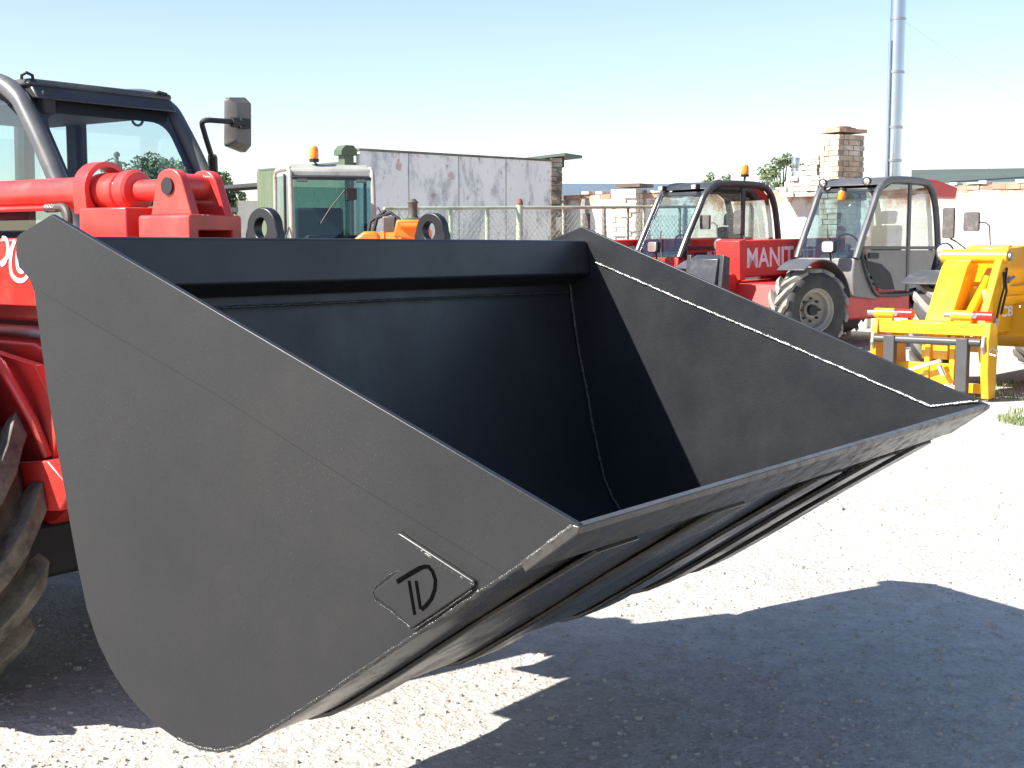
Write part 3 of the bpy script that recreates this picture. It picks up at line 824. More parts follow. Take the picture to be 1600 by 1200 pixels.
m = Lb(); m.tube([(-3.55 + .06 * math.cos(a), 1.64 + .19 * math.sin(a), 1.56 + .17 * math.cos(a)) for a in [2 * math.pi * k / 24 for k in range(24)]], .014, 8, closed=True); m.tube([(-3.3, 1.64, 1.3), (-3.55, 1.64, 1.55)], .03, 8); m.build('steering_wheel', M['black'], loader)
# rear mirror seen dimly through the side window
m = Lb(); m.prism(rr(-4.22, -4.02, 1.92, 2.16, .09, 6), 'y', 1.30, 1.33); m.build('interior_mirror', M['cab_light'], loader, bev=.01)
m = Lb(); m.tube([(-3.655 + .0, 1.86 + .030 * math.cos(a), 2.13 + .03 * math.sin(a)) for a in [R(-200 + 30 * k) for k in range(9)]], .006, 6); m.build('hook_ring', M['cab_grey'], loader)
# wing mirror on its bent arm
m = Lb(); mc = Vector((-3.25, 2.095, 2.10))
Rm = Matrix.Rotation(R(18), 3, 'Z')
pts = roundpoly([((-.088, -.100), .014), ((.072, -.122), .02), ((.080, .128), .02), ((-.076, .112), .018)], 0)
vs = [];
n = len(pts)
for t, sc_ in ((-.022, 1.0), (.0, 1.0), (.032, .80)):
    vs += [mc + Rm @ Vector((t, q[0] * sc_, q[1] * sc_)) for q in pts]
m.add(vs, [list(range(n)), list(range(2 * n, 3 * n))] + [(k * n + i, k * n + (i + 1) % n, (k + 1) * n + (i + 1) % n, (k + 1) * n + i) for k in (0, 1) for i in range(n)])
mir = m.build('wing_mirror', M['mirror_back'], loader, smooth=30)
m = Lb(); m.tube(smooth3([(-3.40, 2.05, 1.90), (-3.34, 2.03, 1.91), (-3.29, 1.97, 1.96), (-3.25, 1.90, 2.05), (-3.21, 1.86, 2.095), (-3.18, 1.93, 2.10), (-3.18, 2.09, 2.10)], 4), .012, 10)
m.cyl((-3.345, 2.03, 1.87), (-3.30, 1.985, 1.955), .021, 10); m.cyl((-3.18, 1.99, 2.10), (-3.18, 2.03, 2.10), .022, 10); m.box((-3.20, 2.08, 2.10), (.04, .05, .045)); m.build('mirror_arm', M['black'], mir)
m = Lb(); m.bb(-3.41, -3.36, CY1 + .01, CY1 + .03, 1.86, 1.96); m.build('mirror_bracket', M['cab_light'], mir, bev=.004)

# ------------------------------------------------------------------ telescopic handlers parked in the yard
def handler(name, label, group, C, rz, paint='red_far', cabm='cab_grey', panel='cab_light', steer=-.3, glass='glass_smoke', brand='', model='', bcn='rear', tyre=('tyre_far', 'tyre_far_lug'), lights='round', rear_cover=True, carriage='black', SC=1.065, blind=True, mo=0.0, bo_=0.0):
    root = tag(empty(name, C, rz), label, 'telescopic handler', group)
    root.scale = (SC, SC, SC)
    P = M[paint]; G = M[cabm]; A = MB
    # wheels
    for (x, y, sd, st) in ((1.45, .92, 1, steer), (1.45, -.92, -1, steer), (-2.0, .92, 1, 0), (-2.0, -.92, -1, 0)):
        wheel(root, (x, y, .59), .59, .44, sd, st, tyre[0], tyre[1], nl=14, lh=.05)
    # chassis
    m = A(); m.prism([(1.9, .62), (1.75, .95), (.2, 1.0), (-2.6, 1.15), (-2.75, .75), (-2.4, .5), (1.6, .48)], 'y', -.62, .62); ch = m.build('chassis', P, root, bev=.02)
    m = A(); m.bb(-.95, .72, .62, 1.06, .42, .86); m.build('side_tank', P, ch, bev=.03)
    for x in (1.45, -2.0):
        m = A(); m.cyl((x, -.75, .59), (x, .75, .59), .10, 12); m.build('axle', M['black'], ch)
    # fenders
    for (x, y0, y1) in ((1.45, .70, 1.16), (1.45, -1.16, -.70), (-2.0, .70, 1.16), (-2.0, -1.16, -.70)):
        L = [(x + .70 * math.cos(R(a)), .62 + .66 * math.sin(R(a))) for a in range(52, 170, 9)]
        m = A(); m.thick(L, -.02, 'y', y0, y1); m.build('fender', G if cabm != 'cab_dark' else M['engine'], root, bev=.006)
    # engine hood on the right
    m = A(); m.prism(rr(-1.05, .75, .55, 1.28, .10), 'y', -1.10, -.48); m.build('engine_hood', M['engine'], root, bev=.04)
    # boom, slightly raised at the rear
    def bz(x): return 1.29 + .03 * (1.75 - x)
    m = A(); m.prism([(1.72, bz(1.72) - .27), (1.72, bz(1.72) + .27), (-2.2, bz(-2.2) + .24), (-2.2, bz(-2.2) - .24)], 'y', -.42, -.06)
    bo = m.build('boom', P, root, bev=.015)
    m = A(); m.prism([(1.66, .99), (1.78, .99), (1.82, 1.555), (1.66, 1.585)], 'y', -.46, -.02); m.build('boom_collar', P, bo, bev=.012)
    m = A(); m.prism([(1.62, 1.02), (1.86, 1.10), (2.10, .90), (2.16, .50), (1.96, .42), (1.74, .70)], 'y', -.38, -.10); m.build('boom_head', P, root, bev=.015)
    m = A(); m.cyl((-1.2, -.24, .98), (.9, -.24, 1.06), .06, 12); m.build('lift_cylinder', P, root)
    if carriage == 'black':
        m = A(); m.bb(2.20, 2.34, -.78, .30, .42, .60); m.prism([(2.16, 1.32), (2.30, 1.36), (2.40, .42), (2.18, .42)], 'y', -.58, -.50); m.prism([(2.16, 1.32), (2.30, 1.36), (2.40, .42), (2.18, .42)], 'y', .02, .10)
        m.prism([(2.18, 1.36), (2.34, 1.30), (2.44, .75), (2.22, .70)], 'y', -.50, .02); m.build('fork_carriage', M['cab_dark'], root, bev=.012)
    if brand:
        ang = math.atan2(-.0, 1)
        Mx = Matrix.Translation((1.58, -.057, bz(1.58) - .115)) @ Matrix.Rotation(R(90), 4, 'X') @ Matrix.Identity(4)
        # readable from the left side: letters run from front to rear
        Mx = Matrix.Translation((1.60, -.0585, bz(1.60) - .125)) @ Matrix.Rotation(math.atan(.03), 4, 'Y') @ Matrix.Rotation(R(180), 4, 'Z') @ Matrix.Rotation(R(90), 4, 'X')
        text_mesh('lettering', brand, .40, M['white_vinyl2'], bo, Mx, .002, .018, .92)
    # cab on the left
    y0, y1 = .10, 1.12
    prof = [(.60, 1.30), (.44, 1.62), (.22, 2.02), (.08, 2.27), (-.08, 2.40), (-.32, 2.455), (-1.05, 2.455), (-1.32, 2.38), (-1.47, 2.15), (-1.56, 1.75), (-1.60, 1.40)]
    low = [(-1.34, 1.40), (-1.20, .98), (-.95, .78), (-.30, .72), (.02, .78), (.25, 1.05), (.42, 1.30)]
    for y in (y0, y1):
        m = A(); m.tube([(q.x, y, q.y) for q in smooth_line(prof)], .052, 10); m.build('cab_frame', G, root)
    m = A(); m.tube([(q.x, y1 + .01, q.y) for q in smooth_line([(.14, 2.22), (.36, 1.78), (.47, 1.45), (.40, 1.2), (.28, 1.0), (.10, .80), (-.15, .76), (-.7, .76), (-1.15, .84), (-1.4, 1.05)])], .026, 8); m.build('door_frame', M['cab_dark'] if cabm != 'cab_dark' else M['cab_dark'], root)
    m = A(); m.prism([(.02, 2.37), (-.10, 2.455), (-.45, 2.505), (-1.05, 2.50), (-1.36, 2.42), (-1.28, 2.36)], 'y', y0 + .02, y1 - .02); rf = m.build('cab_roof', G, root, bev=.02)
    if rear_cover:
        m = A(); m.prism([(-.80, 2.515), (-1.75, 2.50), (-2.35, 2.40), (-2.30, 2.22), (-1.50, 2.24), (-1.30, 2.45)], 'y', y0 + .02, y1 - .12); m.build('rear_cover', P, rf, bev=.03)
    m = A(); m.bb(.0, .09, y0 + .04, y1 - .04, 2.27, 2.33); m.build('header_bar', M['cab_dark'], rf, bev=.01)
    ws = quad_glass([(.60, y0 + .03, 1.32), (.60, y1 - .03, 1.32), (.09, y1 - .03, 2.28), (.09, y0 + .03, 2.28)], .005, 'windscreen', M['glass_green'], root, MB)
    m = A(); m.tube([(.62, .75, 1.30), (.55, .62, 1.50), (.42, .5, 1.72)], .010, 6); m.build('wiper', M['black'], ws)
    m = A(); m.prism([(.40, 1.48), (.10, 2.12), (-.05, 2.30), (-.25, 2.385), (-.72, 2.39), (-.72, 1.48)], 'y', y1 - .003, y1 + .003); dw = m.build('door_window', M[glass], root, smooth=0)
    m = A(); m.prism([(-.80, 1.48), (-.80, 2.39), (-1.10, 2.385), (-1.28, 2.31), (-1.41, 2.08), (-1.53, 1.48)], 'y', y1 - .003, y1 + .003); m.build('rear_quarter_window', M[glass], root, smooth=0)
    m = A(); m.bb(-.80, -.72, y1 - .02, y1 + .015, .80, 2.40); m.bb(-1.54, .42, y1 - .02, y1 + .012, 1.43, 1.48); m.build('door_pillar', M['cab_dark'] if cabm == 'cab_dark' else M['cab_dark'], root, bev=.006)
    m = A(); m.prism([(.38, 1.42), (.16, 1.0), (-.02, .84), (-.72, .82), (-.72, 1.42)], 'y', y1 - .004, y1 + .004); m.build('lower_door_panel', M[panel], root, smooth=0)
    m = A(); m.prism([(.37, 1.28), (.30, 1.14), (.05, .88), (-.12, .84), (-.42, .84), (-.30, 1.08), (-.05, 1.22)], 'y', y1 + .004, y1 + .010); m.build('lower_door_glass', M['trim'], root, smooth=0)
    m = A(); m.prism([(-.80, 1.42), (-.80, .84), (-1.15, .88), (-1.40, 1.10), (-1.54, 1.42)], 'y', y1 - .004, y1 + .004); m.build('rear_panel', M[panel], root, smooth=0)
    m = A(); m.bb(.05, .30, y1 + .012, y1 + .03, 1.30, 1.38); m.build('door_handle', M['black'], root, bev=.006)
    m = A(); m.prism([(.62, 1.31), (.66, 1.05), (.60, .75), (.0, .70), (.30, 1.06), (.44, 1.31)], 'y', y0 - .02, y1 - .005); fp = m.build('front_panel', M[panel], root, bev=.02)
    m = A(); m.bb(-1.62, -1.56, y0, y1, .80, 1.42); m.build('rear_wall', M['trim'], root, bev=.01)
    quad_glass([(-1.59, y0 + .1, 1.45), (-1.59, y1 - .1, 1.45), (-1.48, y1 - .1, 2.25), (-1.48, y0 + .1, 2.25)], .005, 'rear_window', M[glass], root, MB)
    m = A(); m.prism([(.42, 1.40), (.08, 2.2), (-.2, 2.36), (-1.1, 2.38), (-1.4, 2.2), (-1.55, 1.40)], 'y', y0 - .003, y0 + .003); m.build('side_window', M[glass], root, smooth=0)
    m = A(); m.bb(-1.56, .5, y0 + .02, y1 - .03, .74, .80); m.build('cab_floor', M['trim'], root)
    # inside
    m = A(); m.bb(-.95, -.45, .36, .86, 1.02, 1.14); m.prism(roundpoly([((-1.02, 1.1), .03), ((-.86, 1.1), .03), ((-.92, 1.80), .1), ((-1.06, 1.80), .1)], 0), 'y', .38, .84); m.bb(-.9, -.5, .45, .77, .8, 1.02); m.build('seat', M['seat'], root, bev=.04)
    m = A(); m.tube([(.02 + .07 * math.cos(a), .60 + .19 * math.sin(a), 1.50 + .16 * math.cos(a)) for a in [2 * math.pi * k / 20 for k in range(20)]], .014, 6, closed=True); m.tube([(.22, .60, .8), (.02, .60, 1.5)], .04, 8); m.build('steering_wheel', M['black'], root)
    m = A(); m.prism([(-.05, 2.33), (-.2, 2.40), (-1.2, 2.42), (-1.42, 2.25), (-1.36, 2.22), (-1.15, 2.34), (-.25, 2.33)], 'y', y0 + .05, y1 - .05); m.build('headliner', M['trim'], root, bev=.01)
    m = A(); m.bb(-.95, -.1, .18, .34, .85, 1.36); m.prism([(.30, .8), (.42, 1.34), (.26, 1.40), (.10, 1.36), (.12, .8)], 'y', .36, .84); m.build('console', M['trim'], root, bev=.03)
    m = A(); m.tube([(-.28, .26, 1.36), (-.24, .26, 1.52)], .014, 6); m.lathe([(.02, 0), (.03, .02), (.028, .07), (.01, .09)], (-.24, .26, 1.50), (.2, 0, 1), 10); m.build('joystick', M['black'], root)
    m = A(); m.prism(roundpoly([((-1.04, 1.82), .04), ((-.95, 1.82), .04), ((-.98, 2.02), .05), ((-1.08, 2.02), .05)], 0), 'y', .48, .74); m.build('headrest', M['seat'], root, bev=.02)
    for y in (y0 + .06, y1 - .06):
        m = A(); m.tube([(-1.50, y, 1.4), (-1.44, y, 1.9), (-1.34, y, 2.3)], .035, 8); m.build('rear_pillar', M['trim'], root)
    # mirrors and lamps
    if lights == 'round':
        for y in (.22, .98): lamp_round(root, (.16, y, 2.42), (1, 0, -.1), .065)
    else:
        for y in (.22, .98):
            m = A(); m.box((.14, y, 2.40), (.09, .11, .08)); wl = m.build('work_light', M['black'], root, bev=.01)
            m = A(); m.box((.19, y, 2.40), (.012, .09, .065)); m.build('lens', M['chrome'], wl, bev=.004)
    m = A(); m.tube([(.62, .78, 1.15), (.80, .84, 1.25), (.86, .86, 1.42)], .016, 6); m.prism(rr(.76, .98, 1.38, 1.56, .05), 'x', .86, .93); hl = m.build('headlight', M['black'], root, bev=.01)
    m = A(); m.prism(rr(.775, .965, 1.395, 1.545, .045), 'x', .932, .945); m.build('lens', M['chrome'], hl, bev=.004)
    m = A(); m.tube([(1.00, -1.0, 1.2), (1.00, -1.02, 1.46)], .018, 6); m.lathe([(.03, -.06), (.09, -.04), (.115, .02), (.108, .03)], (1.02, -1.02, 1.50), (1, 0, -.05), 18); hl = m.build('headlight', M['black'], root)
    m = A(); m.lathe([(.106, .026), (.08, .036), (.02, .042)], (1.02, -1.02, 1.50), (1, 0, -.05), 18); m.build('lens', M['chrome'], hl)
    m = A(); m.tube([(.98, -1.0, 1.25), (.96, -1.12 + mo, 1.55), (.96, -1.14 + mo, 1.80), (.98, -1.18 + mo, 1.84), (1.0, -1.24 + mo, 1.84)], .012, 6); m.prism(rr(-1.42 + mo, -1.24 + mo, 1.74, 1.96, .03), 'x', .98, 1.03); m.build('wing_mirror', M['mirror_back'], root, bev=.012)
    if blind: m = A(); m.tube([(.80, -.55, 1.30), (.85, -.70 + bo_, 1.62), (.86, -.78 + bo_, 1.66)], .012, 6); m.prism(rr(-.86 + bo_, -.72 + bo_, 1.66, 2.02, .03), 'x', .86, .91); m.build('blind_spot_mirror', M['mirror_back'], root, bev=.012)
    if bcn == 'rear': beacon(root, (-1.12, .80, 2.60), 1.15); m = A(); m.tube([(-1.10, .80, 2.49), (-1.12, .80, 2.60)], .018, 6); m.build('beacon_stalk', M['black'], root)
    elif bcn == 'front': beacon(root, (.20, .60, 2.32), 1.1, (.25, 0, -1))
    if model:
        Mx = Matrix.Translation((.02, y1 + .012, 1.335)) @ Matrix.Rotation(R(180), 4, 'Z') @ Matrix.Rotation(R(90), 4, 'X')
        text_mesh('model_lettering', model, .10, M['white_vinyl2'], root, Mx, .001, .01)
    return root

def heading(deg):           # local +X turned to (-sin, -cos)
    return math.atan2(-math.cos(R(deg)), -math.sin(R(deg)))
GRP = 'red and grey telescopic handlers parked in a row by the white wall'
handler('telescopic_handler', 'grey-cabbed red handler with pale dusty front wheel, standing next to the yellow loader', GRP,
        (4.92, 21.9, 0), heading(48), cabm='cab_grey', brand='MANITOU', bcn='front', lights='round', steer=-.25)
t2 = handler('telescopic_handler', 'dark-cabbed red handler with tall amber roof beacon, left of the grey-cabbed one', GRP,
        (2.55, 23.4, 0), heading(54), cabm='cab_dark', panel='red_far', brand='MANITOU', model='MLT', bcn='rear', lights='square', rear_cover=False, steer=0)

# ------------------------------------------------------------------ yellow loader at the right edge
HJ = 40
jl = handler('telescopic_handler', 'bright yellow loader cut off by the right edge, empty fork carriage lowered to the ground', None,
             (6.49, 15.86, 0), heading(HJ), paint='yellow', cabm='cab_dark', panel='yellow', bcn=None, SC=1.0, mo=.60, bo_=-.26, steer=.25, carriage=None, brand='', rear_cover=False)
Y = M['yellow']
m = MB(); m.prism([(2.40, .64), (2.25, 1.12), (-1.2, 1.24), (-1.2, .60)], 'y', -.40, .0); m.build('inner_boom', Y, jl, bev=.015)
m = MB(); m.prism([(1.95, 1.10), (2.14, 1.08), (2.14, 1.42), (2.02, 1.55), (1.6, 1.56), (1.6, 1.40), (1.9, 1.36)], 'y', .02, .07); m.build('boom_side_plate', Y, jl, bev=.01)
m = MB(); m.bb(.6, 2.34, -.005, .06, .66, 1.04); bp_ = m.build('name_plate', Y, jl, bev=.006)
Mx = Matrix.Translation((2.24, .0635, .83)) @ Matrix.Rotation(R(180), 4, 'Z') @ Matrix.Rotation(R(90), 4, 'X')
text_mesh('lettering', 'JCB', .15, M['white_vinyl'], bp_, Mx, .002, .02, 1.9)
m = MB(); m.prism([(2.02, 1.36), (2.18, 1.46), (2.34, 1.36), (2.80, .72), (2.80, .40), (2.62, .38)], 'y', -.52, -.24); hd = m.build('boom_head', Y, jl, bev=.008)
m = MB(); m.prism([(1.95, 1.38), (2.18, 1.50), (2.30, 1.40), (2.74, .72), (2.60, .36), (2.46, .40)], 'y', .02, .10); m.build('boom_head', Y, jl, bev=.008)
for p_ in ((2.17, 1.46), (2.55, .60)):
    m = MB(); m.cyl((p_[0], -.58, p_[1]), (p_[0], .13, p_[1]), .075, 18); m.build('pivot_boss', Y, jl, bev=.006)
for ya in (.13, -.61):
    m = MB(); m.cyl((2.17, ya, 1.46), (2.17, ya + .03, 1.46), .045, 14); m.build('pivot_pin', M['steel'], jl)
m = MB(); m.cyl((1.95, -.14, 1.30), (2.5, -.14, .85), .05, 14); m.build('tilt_cylinder', Y, jl)
m = MB(); m.cyl((2.45, -.14, .89), (2.72, -.14, .66), .028, 12); m.build('piston_rod', M['steel'], jl)
m = MB(); m.tube([(2.16, .11, 1.34), (2.24, .13, 1.22), (2.20, .13, 1.10), (2.26, .13, 1.0), (2.30, .12, .86)], .012, 7); m.tube([(2.24, .11, 1.30), (2.30, .14, 1.14), (2.38, .13, .98), (2.44, .12, .80)], .011, 7); m.build('hose', M['black'], jl)
for p_, q_ in (((1.98, .12, 1.24), (2.14, .12, 1.20)), ((2.44, .125, .82), (2.48, .125, .66))):
    m = MB(); m.cyl(p_, q_, .022, 8); m.build('hose_coupling', M['steel'], jl)
def CB(): return MB((0, .27, 0))
m = CB(); m.bb(2.80, 2.92, -.68, .44, .66, .785); m.bb(2.80, 2.90, -.45, .14, .785, .80); cr = m.build('carriage', Y, jl, bev=.008)
for y0, y1, zb in ((-.745, -.68, .30), (.44, .52, .03)):
    m = CB(); m.prism([(2.74, zb), (2.92, zb), (2.97, .30 if zb < .2 else .45), (2.97, .62), (2.93, .80), (2.78, .80), (2.72, .6)], 'y', y0, y1); m.build('side_plate', Y, cr, bev=.008)
for ya in (-.74, .10):
    m = CB(); m.cyl((2.88, ya, .865), (2.88, ya + .22, .865), .052, 16); m.bb(2.84, 2.90, ya + .02, ya + .20, .78, .85)
    m.build('pin_sleeve', Y, cr, bev=.004)
for ya in (-.52, .32):
    m = CB(); m.cyl((2.88, ya, .865), (2.88, ya + .20, .865), .048, 16); pr = m.build('locking_pin', M['pin_red'], cr)
    m = CB(); m.cyl((2.935, ya + .03, .865), (2.885, ya + .03, .865), .026, 12); m.build('pin_end', M['steel'], pr)
    m = CB(); m.cyl((2.88, ya - .30, .865), (2.88, ya - .22, .865), .028, 10); m.build('pin_end', M['steel'], pr)
m = CB(); m.cyl((2.965, -.69, .60), (2.965, .44, .60), .040, 16); m.build('fork_bar', M['fork_grey'], cr)
for ya in (-.58, .20):
    m = CB(); m.prism([(2.93, .64), (3.02, .64), (3.02, .10), (2.98, .06), (2.93, .06)], 'y', ya, ya + .12); m.build('fork_shank', M['fork_grey'], cr, bev=.008)
m = CB(); m.prism([(2.60, .66), (2.82, .66), (2.88, .10), (2.70, .06), (2.55, .3)], 'y', -.58, -.52); m.prism([(2.60, .66), (2.82, .66), (2.88, .10), (2.70, .06), (2.55, .3)], 'y', -.20, -.14); m.prism([(2.60, .66), (2.82, .66), (2.84, .20), (2.70, .12), (2.55, .3)], 'y', .06, .12)
m.bb(2.78, 2.84, -.56, .12, .12, .36); m.bb(2.70, 2.76, -.68, .44, .06, .16); m.build('hanger_plate', Y, cr, bev=.008)
m = CB(); m.cyl((2.93, -.50, .22), (2.93, .02, .40), .022, 10); m.cyl((2.93, .0, .34), (2.95, .06, .24), .03, 10); m.cyl((2.90, .02, .12), (2.90, .16, .12), .028, 10); m.build('lock_lever', M['chrome'], cr)
m = CB(); m.tube([(2.98, .53 + .0, .52), (3.0, .57, .56), (3.0, .62, .53), (2.99, .60, .48), (2.98, .54, .49)], .010, 6, closed=True); m.build('linch_pin', M['steel'], cr)
for ya in (.47, -.71):
    m = CB(); m.tube([(2.97, ya, .66), (3.0, ya, .56), (2.96, ya, .50)], .022, 8); m.build('hook', M['rim'], cr)

# ------------------------------------------------------------------ old handler with the white-framed cab behind the bucket
HO = math.atan2(-.955, .30)
old = tag(empty('old_handler', (-2.43, 17.6, 0), HO), 'old red handler with boxy off-white cab and amber beacon, before the green shed', 'telescopic handler')
m = MB(); m.prism([(1.7, .6), (1.7, 1.15), (1.0, 1.45), (-1.8, 1.3), (-1.8, .6)], 'y', -1.0, .62); m.build('chassis', M['red_far'], old, bev=.04)
for (x, y, sd) in ((1.2, .9, 1), (1.2, -.9, -1), (-1.4, .9, 1), (-1.4, -.9, -1)):
    wheel(old, (x, y, .58), .58, .42, sd, 0, 'tyre_far', 'tyre_far_lug', nl=12, lh=.045)
oc = M['cab_white']
cz0, cz1 = 1.45, 2.47
fr = [(.62, 1.45), (.60, 1.9), (.54, 2.33), (.46, 2.44), (.3, 2.48), (-.6, 2.50), (-.78, 2.44), (-.84, 2.3), (-.86, 1.2)]
for y in (-.56, .56):
    m = MB(); m.tube([(q.x, y, q.y) for q in smooth_line(fr, 5)], .033, 10); m.build('cab_frame', oc, old)
m = MB(); m.prism([(.52, 2.36), (.50, 2.46), (.3, 2.53), (-.6, 2.55), (-.84, 2.46), (-.84, 2.40)], 'y', -.56, .56); rf = m.build('cab_roof', oc, old, bev=.03)
for y in (-.40, .40):
    m = MB(); m.bb(.52, .56, y - .07, y + .07, 2.30, 2.36); m.build('roof_lamp', M['rim'], old, bev=.01)
m = MB(); m.bb(.50, .56, -.54, .54, 2.33, 2.37); m.build('header_seal', M['black'], old, bev=.01)
ws = quad_glass([(.625, -.52, 1.50), (.625, .52, 1.50), (.555, .52, 2.34), (.555, -.52, 2.34)], .005, 'windscreen', M['glass_teal'], old, MB)
m = MB(); m.tube([(.60, .22, 2.22), (.66, .15, 2.20), (.655, -.05, 1.98), (.66, -.18, 1.80)], .010, 6); m.box((.62, .25, 2.16), (.10, .13, .14)); m.build('wiper', M['black'], ws)
for y in (-.56, .56):
    m = MB(); m.prism([(.58, 1.5), (.52, 2.32), (.42, 2.40), (-.70, 2.42), (-.80, 1.5)], 'y', y - .003, y + .003); sw = m.build('side_window', M['glass_teal'], old, smooth=0)
    m = MB(); m.bb(.02, .08, y - .02, y + .02, 1.45, 2.42); m.build('window_bar', M['cab_dark'], sw)
quad_glass([(-.85, -.5, 1.5), (-.85, .5, 1.5), (-.83, .5, 2.3), (-.83, -.5, 2.3)], .005, 'rear_window', M['glass_teal'], old, MB)
m = MB(); m.bb(-.9, .66, -.60, .60, 1.22, 1.46); m.build('cab_body', M['red_far'], old, bev=.02)
m = MB(); m.bb(-.4, .1, -.28, .30, 1.46, 1.62); m.prism(roundpoly([((-.5, 1.5), 0), ((-.36, 1.5), 0), ((-.42, 2.02), .06), ((-.54, 2.02), .06)], 0), 'y', -.34, .34); m.build('seat', M['seat'], old, bev=.03)
m = MB(); m.bb(.40, .56, -.36, .36, 1.46, 1.66); m.build('dashboard', M['trim'], old, bev=.03)
m = MB(); m.tube([(.30, -.10, 2.50), (.34, -.17, 2.53), (.34, -.20, 2.56)], .014, 6); m.build('beacon_stalk', M['cab_dark'], old)
beacon(old, (.34, -.20, 2.555), 1.15)
old.scale = (1.0, .93, 1.03)
m = MB(); m.tube([(.66, -.62, 1.45), (.70, -.66, 1.62), (.62, -.60, 1.75)], .012, 6); m.tube([(.66, .60, 1.40), (.74, .66, 1.60), (.72, .72, 1.80), (.60, .62, 2.0)], .010, 6); m.build('grab_rail', M['cab_dark'], old)

# orange loader beside it
ob = tag(empty('orange_loader', (-1.02, 15.6, 0), 0), 'orange loader with round-shouldered arm and upright exhaust, beside the old white cab', 'loader')
OR_ = M['orange']
m = MB(); m.prism([(-.80, 1.30), (-.83, 1.50), (-.78, 1.66), (-.68, 1.735), (-.56, 1.74), (-.50, 1.70), (-.50, 1.42), (-.56, 1.30)], 'y', -.12, .12); m.build('arm_elbow', OR_, ob, bev=.03)
m = MB(); m.tube([(-.52, 0, 1.60), (-.06, 0, 1.64), (.0, .0, 1.645)], .115, 18); ar = m.build('arm', OR_, ob)
for cx, cz in ((-.46, 1.605), (-.26, 1.622)):
    m = MB(); m.lathe([(.122, -.025), (.135, -.02), (.135, .02), (.122, .025)], (cx, 0, cz), (1, 0, .1), 18); m.build('clamp_ring', OR_, ar)
m = MB(); m.prism([(-.34, 1.68), (-.30, 1.87), (.04, 1.87), (.10, 1.70), (.06, 1.62)], 'y', -.13, .10); m.build('link_housing', OR_, ar, bev=.02)
m = MB(); m.cyl((-.25, -.15, 1.80), (-.02, -.15, 1.80), .035, 12); m.build('link_pin', OR_, ar)
m = MB(); m.lathe([(.10, 0), (.125, .08), (.125, .24), (.13, .25), (.13, .28), (.07, .30), (.055, .33), (.055, .46), (.065, .48), (.03, .52)], (-.14, .25, 1.60), (0, 0, 1), 18); m.build('exhaust', M['hose'], ob)
m = MB(); m.tube([(-.62, .3, 1.7), (-.56, .28, 1.90), (-.40, .28, 1.96), (-.30, .25, 1.88), (-.28, .2, 1.76)], .022, 8); m.tube([(-.70, .3, 1.6), (-.64, .30, 1.86), (-.46, .30, 1.99)], .020, 8); m.build('hose', M['black'], ob)
m = MB(); m.bb(-.50, -.34, .22, .42, 1.5, 1.92); m.build('air_filter', M['mirror_back'], ob, bev=.02)
m = MB(); m.prism([(-.7, .6), (-.7, 1.3), (-.3, 1.42), (.8, 1.42), (1.0, 1.2), (1.0, .6)], 'y', -.35, .9); m.build('body', OR_, ob, bev=.05)
for x in (-.45, .8):
    for y, sd in ((-.5, -1), (1.05, 1)): wheel(ob, (x, y, .5), .5, .36, sd, 0, 'tyre_far', 'tyre_far_lug', nl=12)

# ------------------------------------------------------------------ whitewashed brick wall with chimney stack
WA, WB = Vector((1.14, 30.0, 0)), Vector((12.2, 22.2, 0))
wd = (WB - WA).normalized(); wl = (WB - WA).length; wrz = math.atan2(wd.y, wd.x)
wall = tag(empty('brick_wall', WA, wrz), 'long whitewashed brick wall with crumbling bare-brick top course', 'wall')
m = MB(); m.bb(0, wl, 0, .38, 0, 2.60); m.build('wall_body', M['wall'], wall, smooth=0)
rnd = random.Random(3)
m = MB(); x = 0
while x < wl:
    wv = rnd.uniform(.20, .28)
    if rnd.random() < .93: m.bb(x + .008, x + wv, rnd.uniform(-.03, .015), .36, 2.605, 2.605 + .085 + rnd.uniform(0, .02))
    x += wv
m.build('brick_course', M['brick'], wall, smooth=0)
m = MB(); x = .1
while x < wl:
    wv = rnd.uniform(.12, .28)
    if rnd.random() < .66: m.bb(x + .01, x + wv, rnd.uniform(-.06, .02), .34, 2.712, 2.712 + .045 + rnd.uniform(-.015, .02))
    x += wv + (rnd.random() < .2) * rnd.uniform(.1, .5)
m.build('coping_course', M['brick_white'], wall, smooth=0)
m = MB()
for xx in (.9, 2.6, 4.1, 6.6): m.bb(xx, xx + .42, -.10, .0, 0, 2.45)
m.build('pilaster', M['wall'], wall, smooth=0)

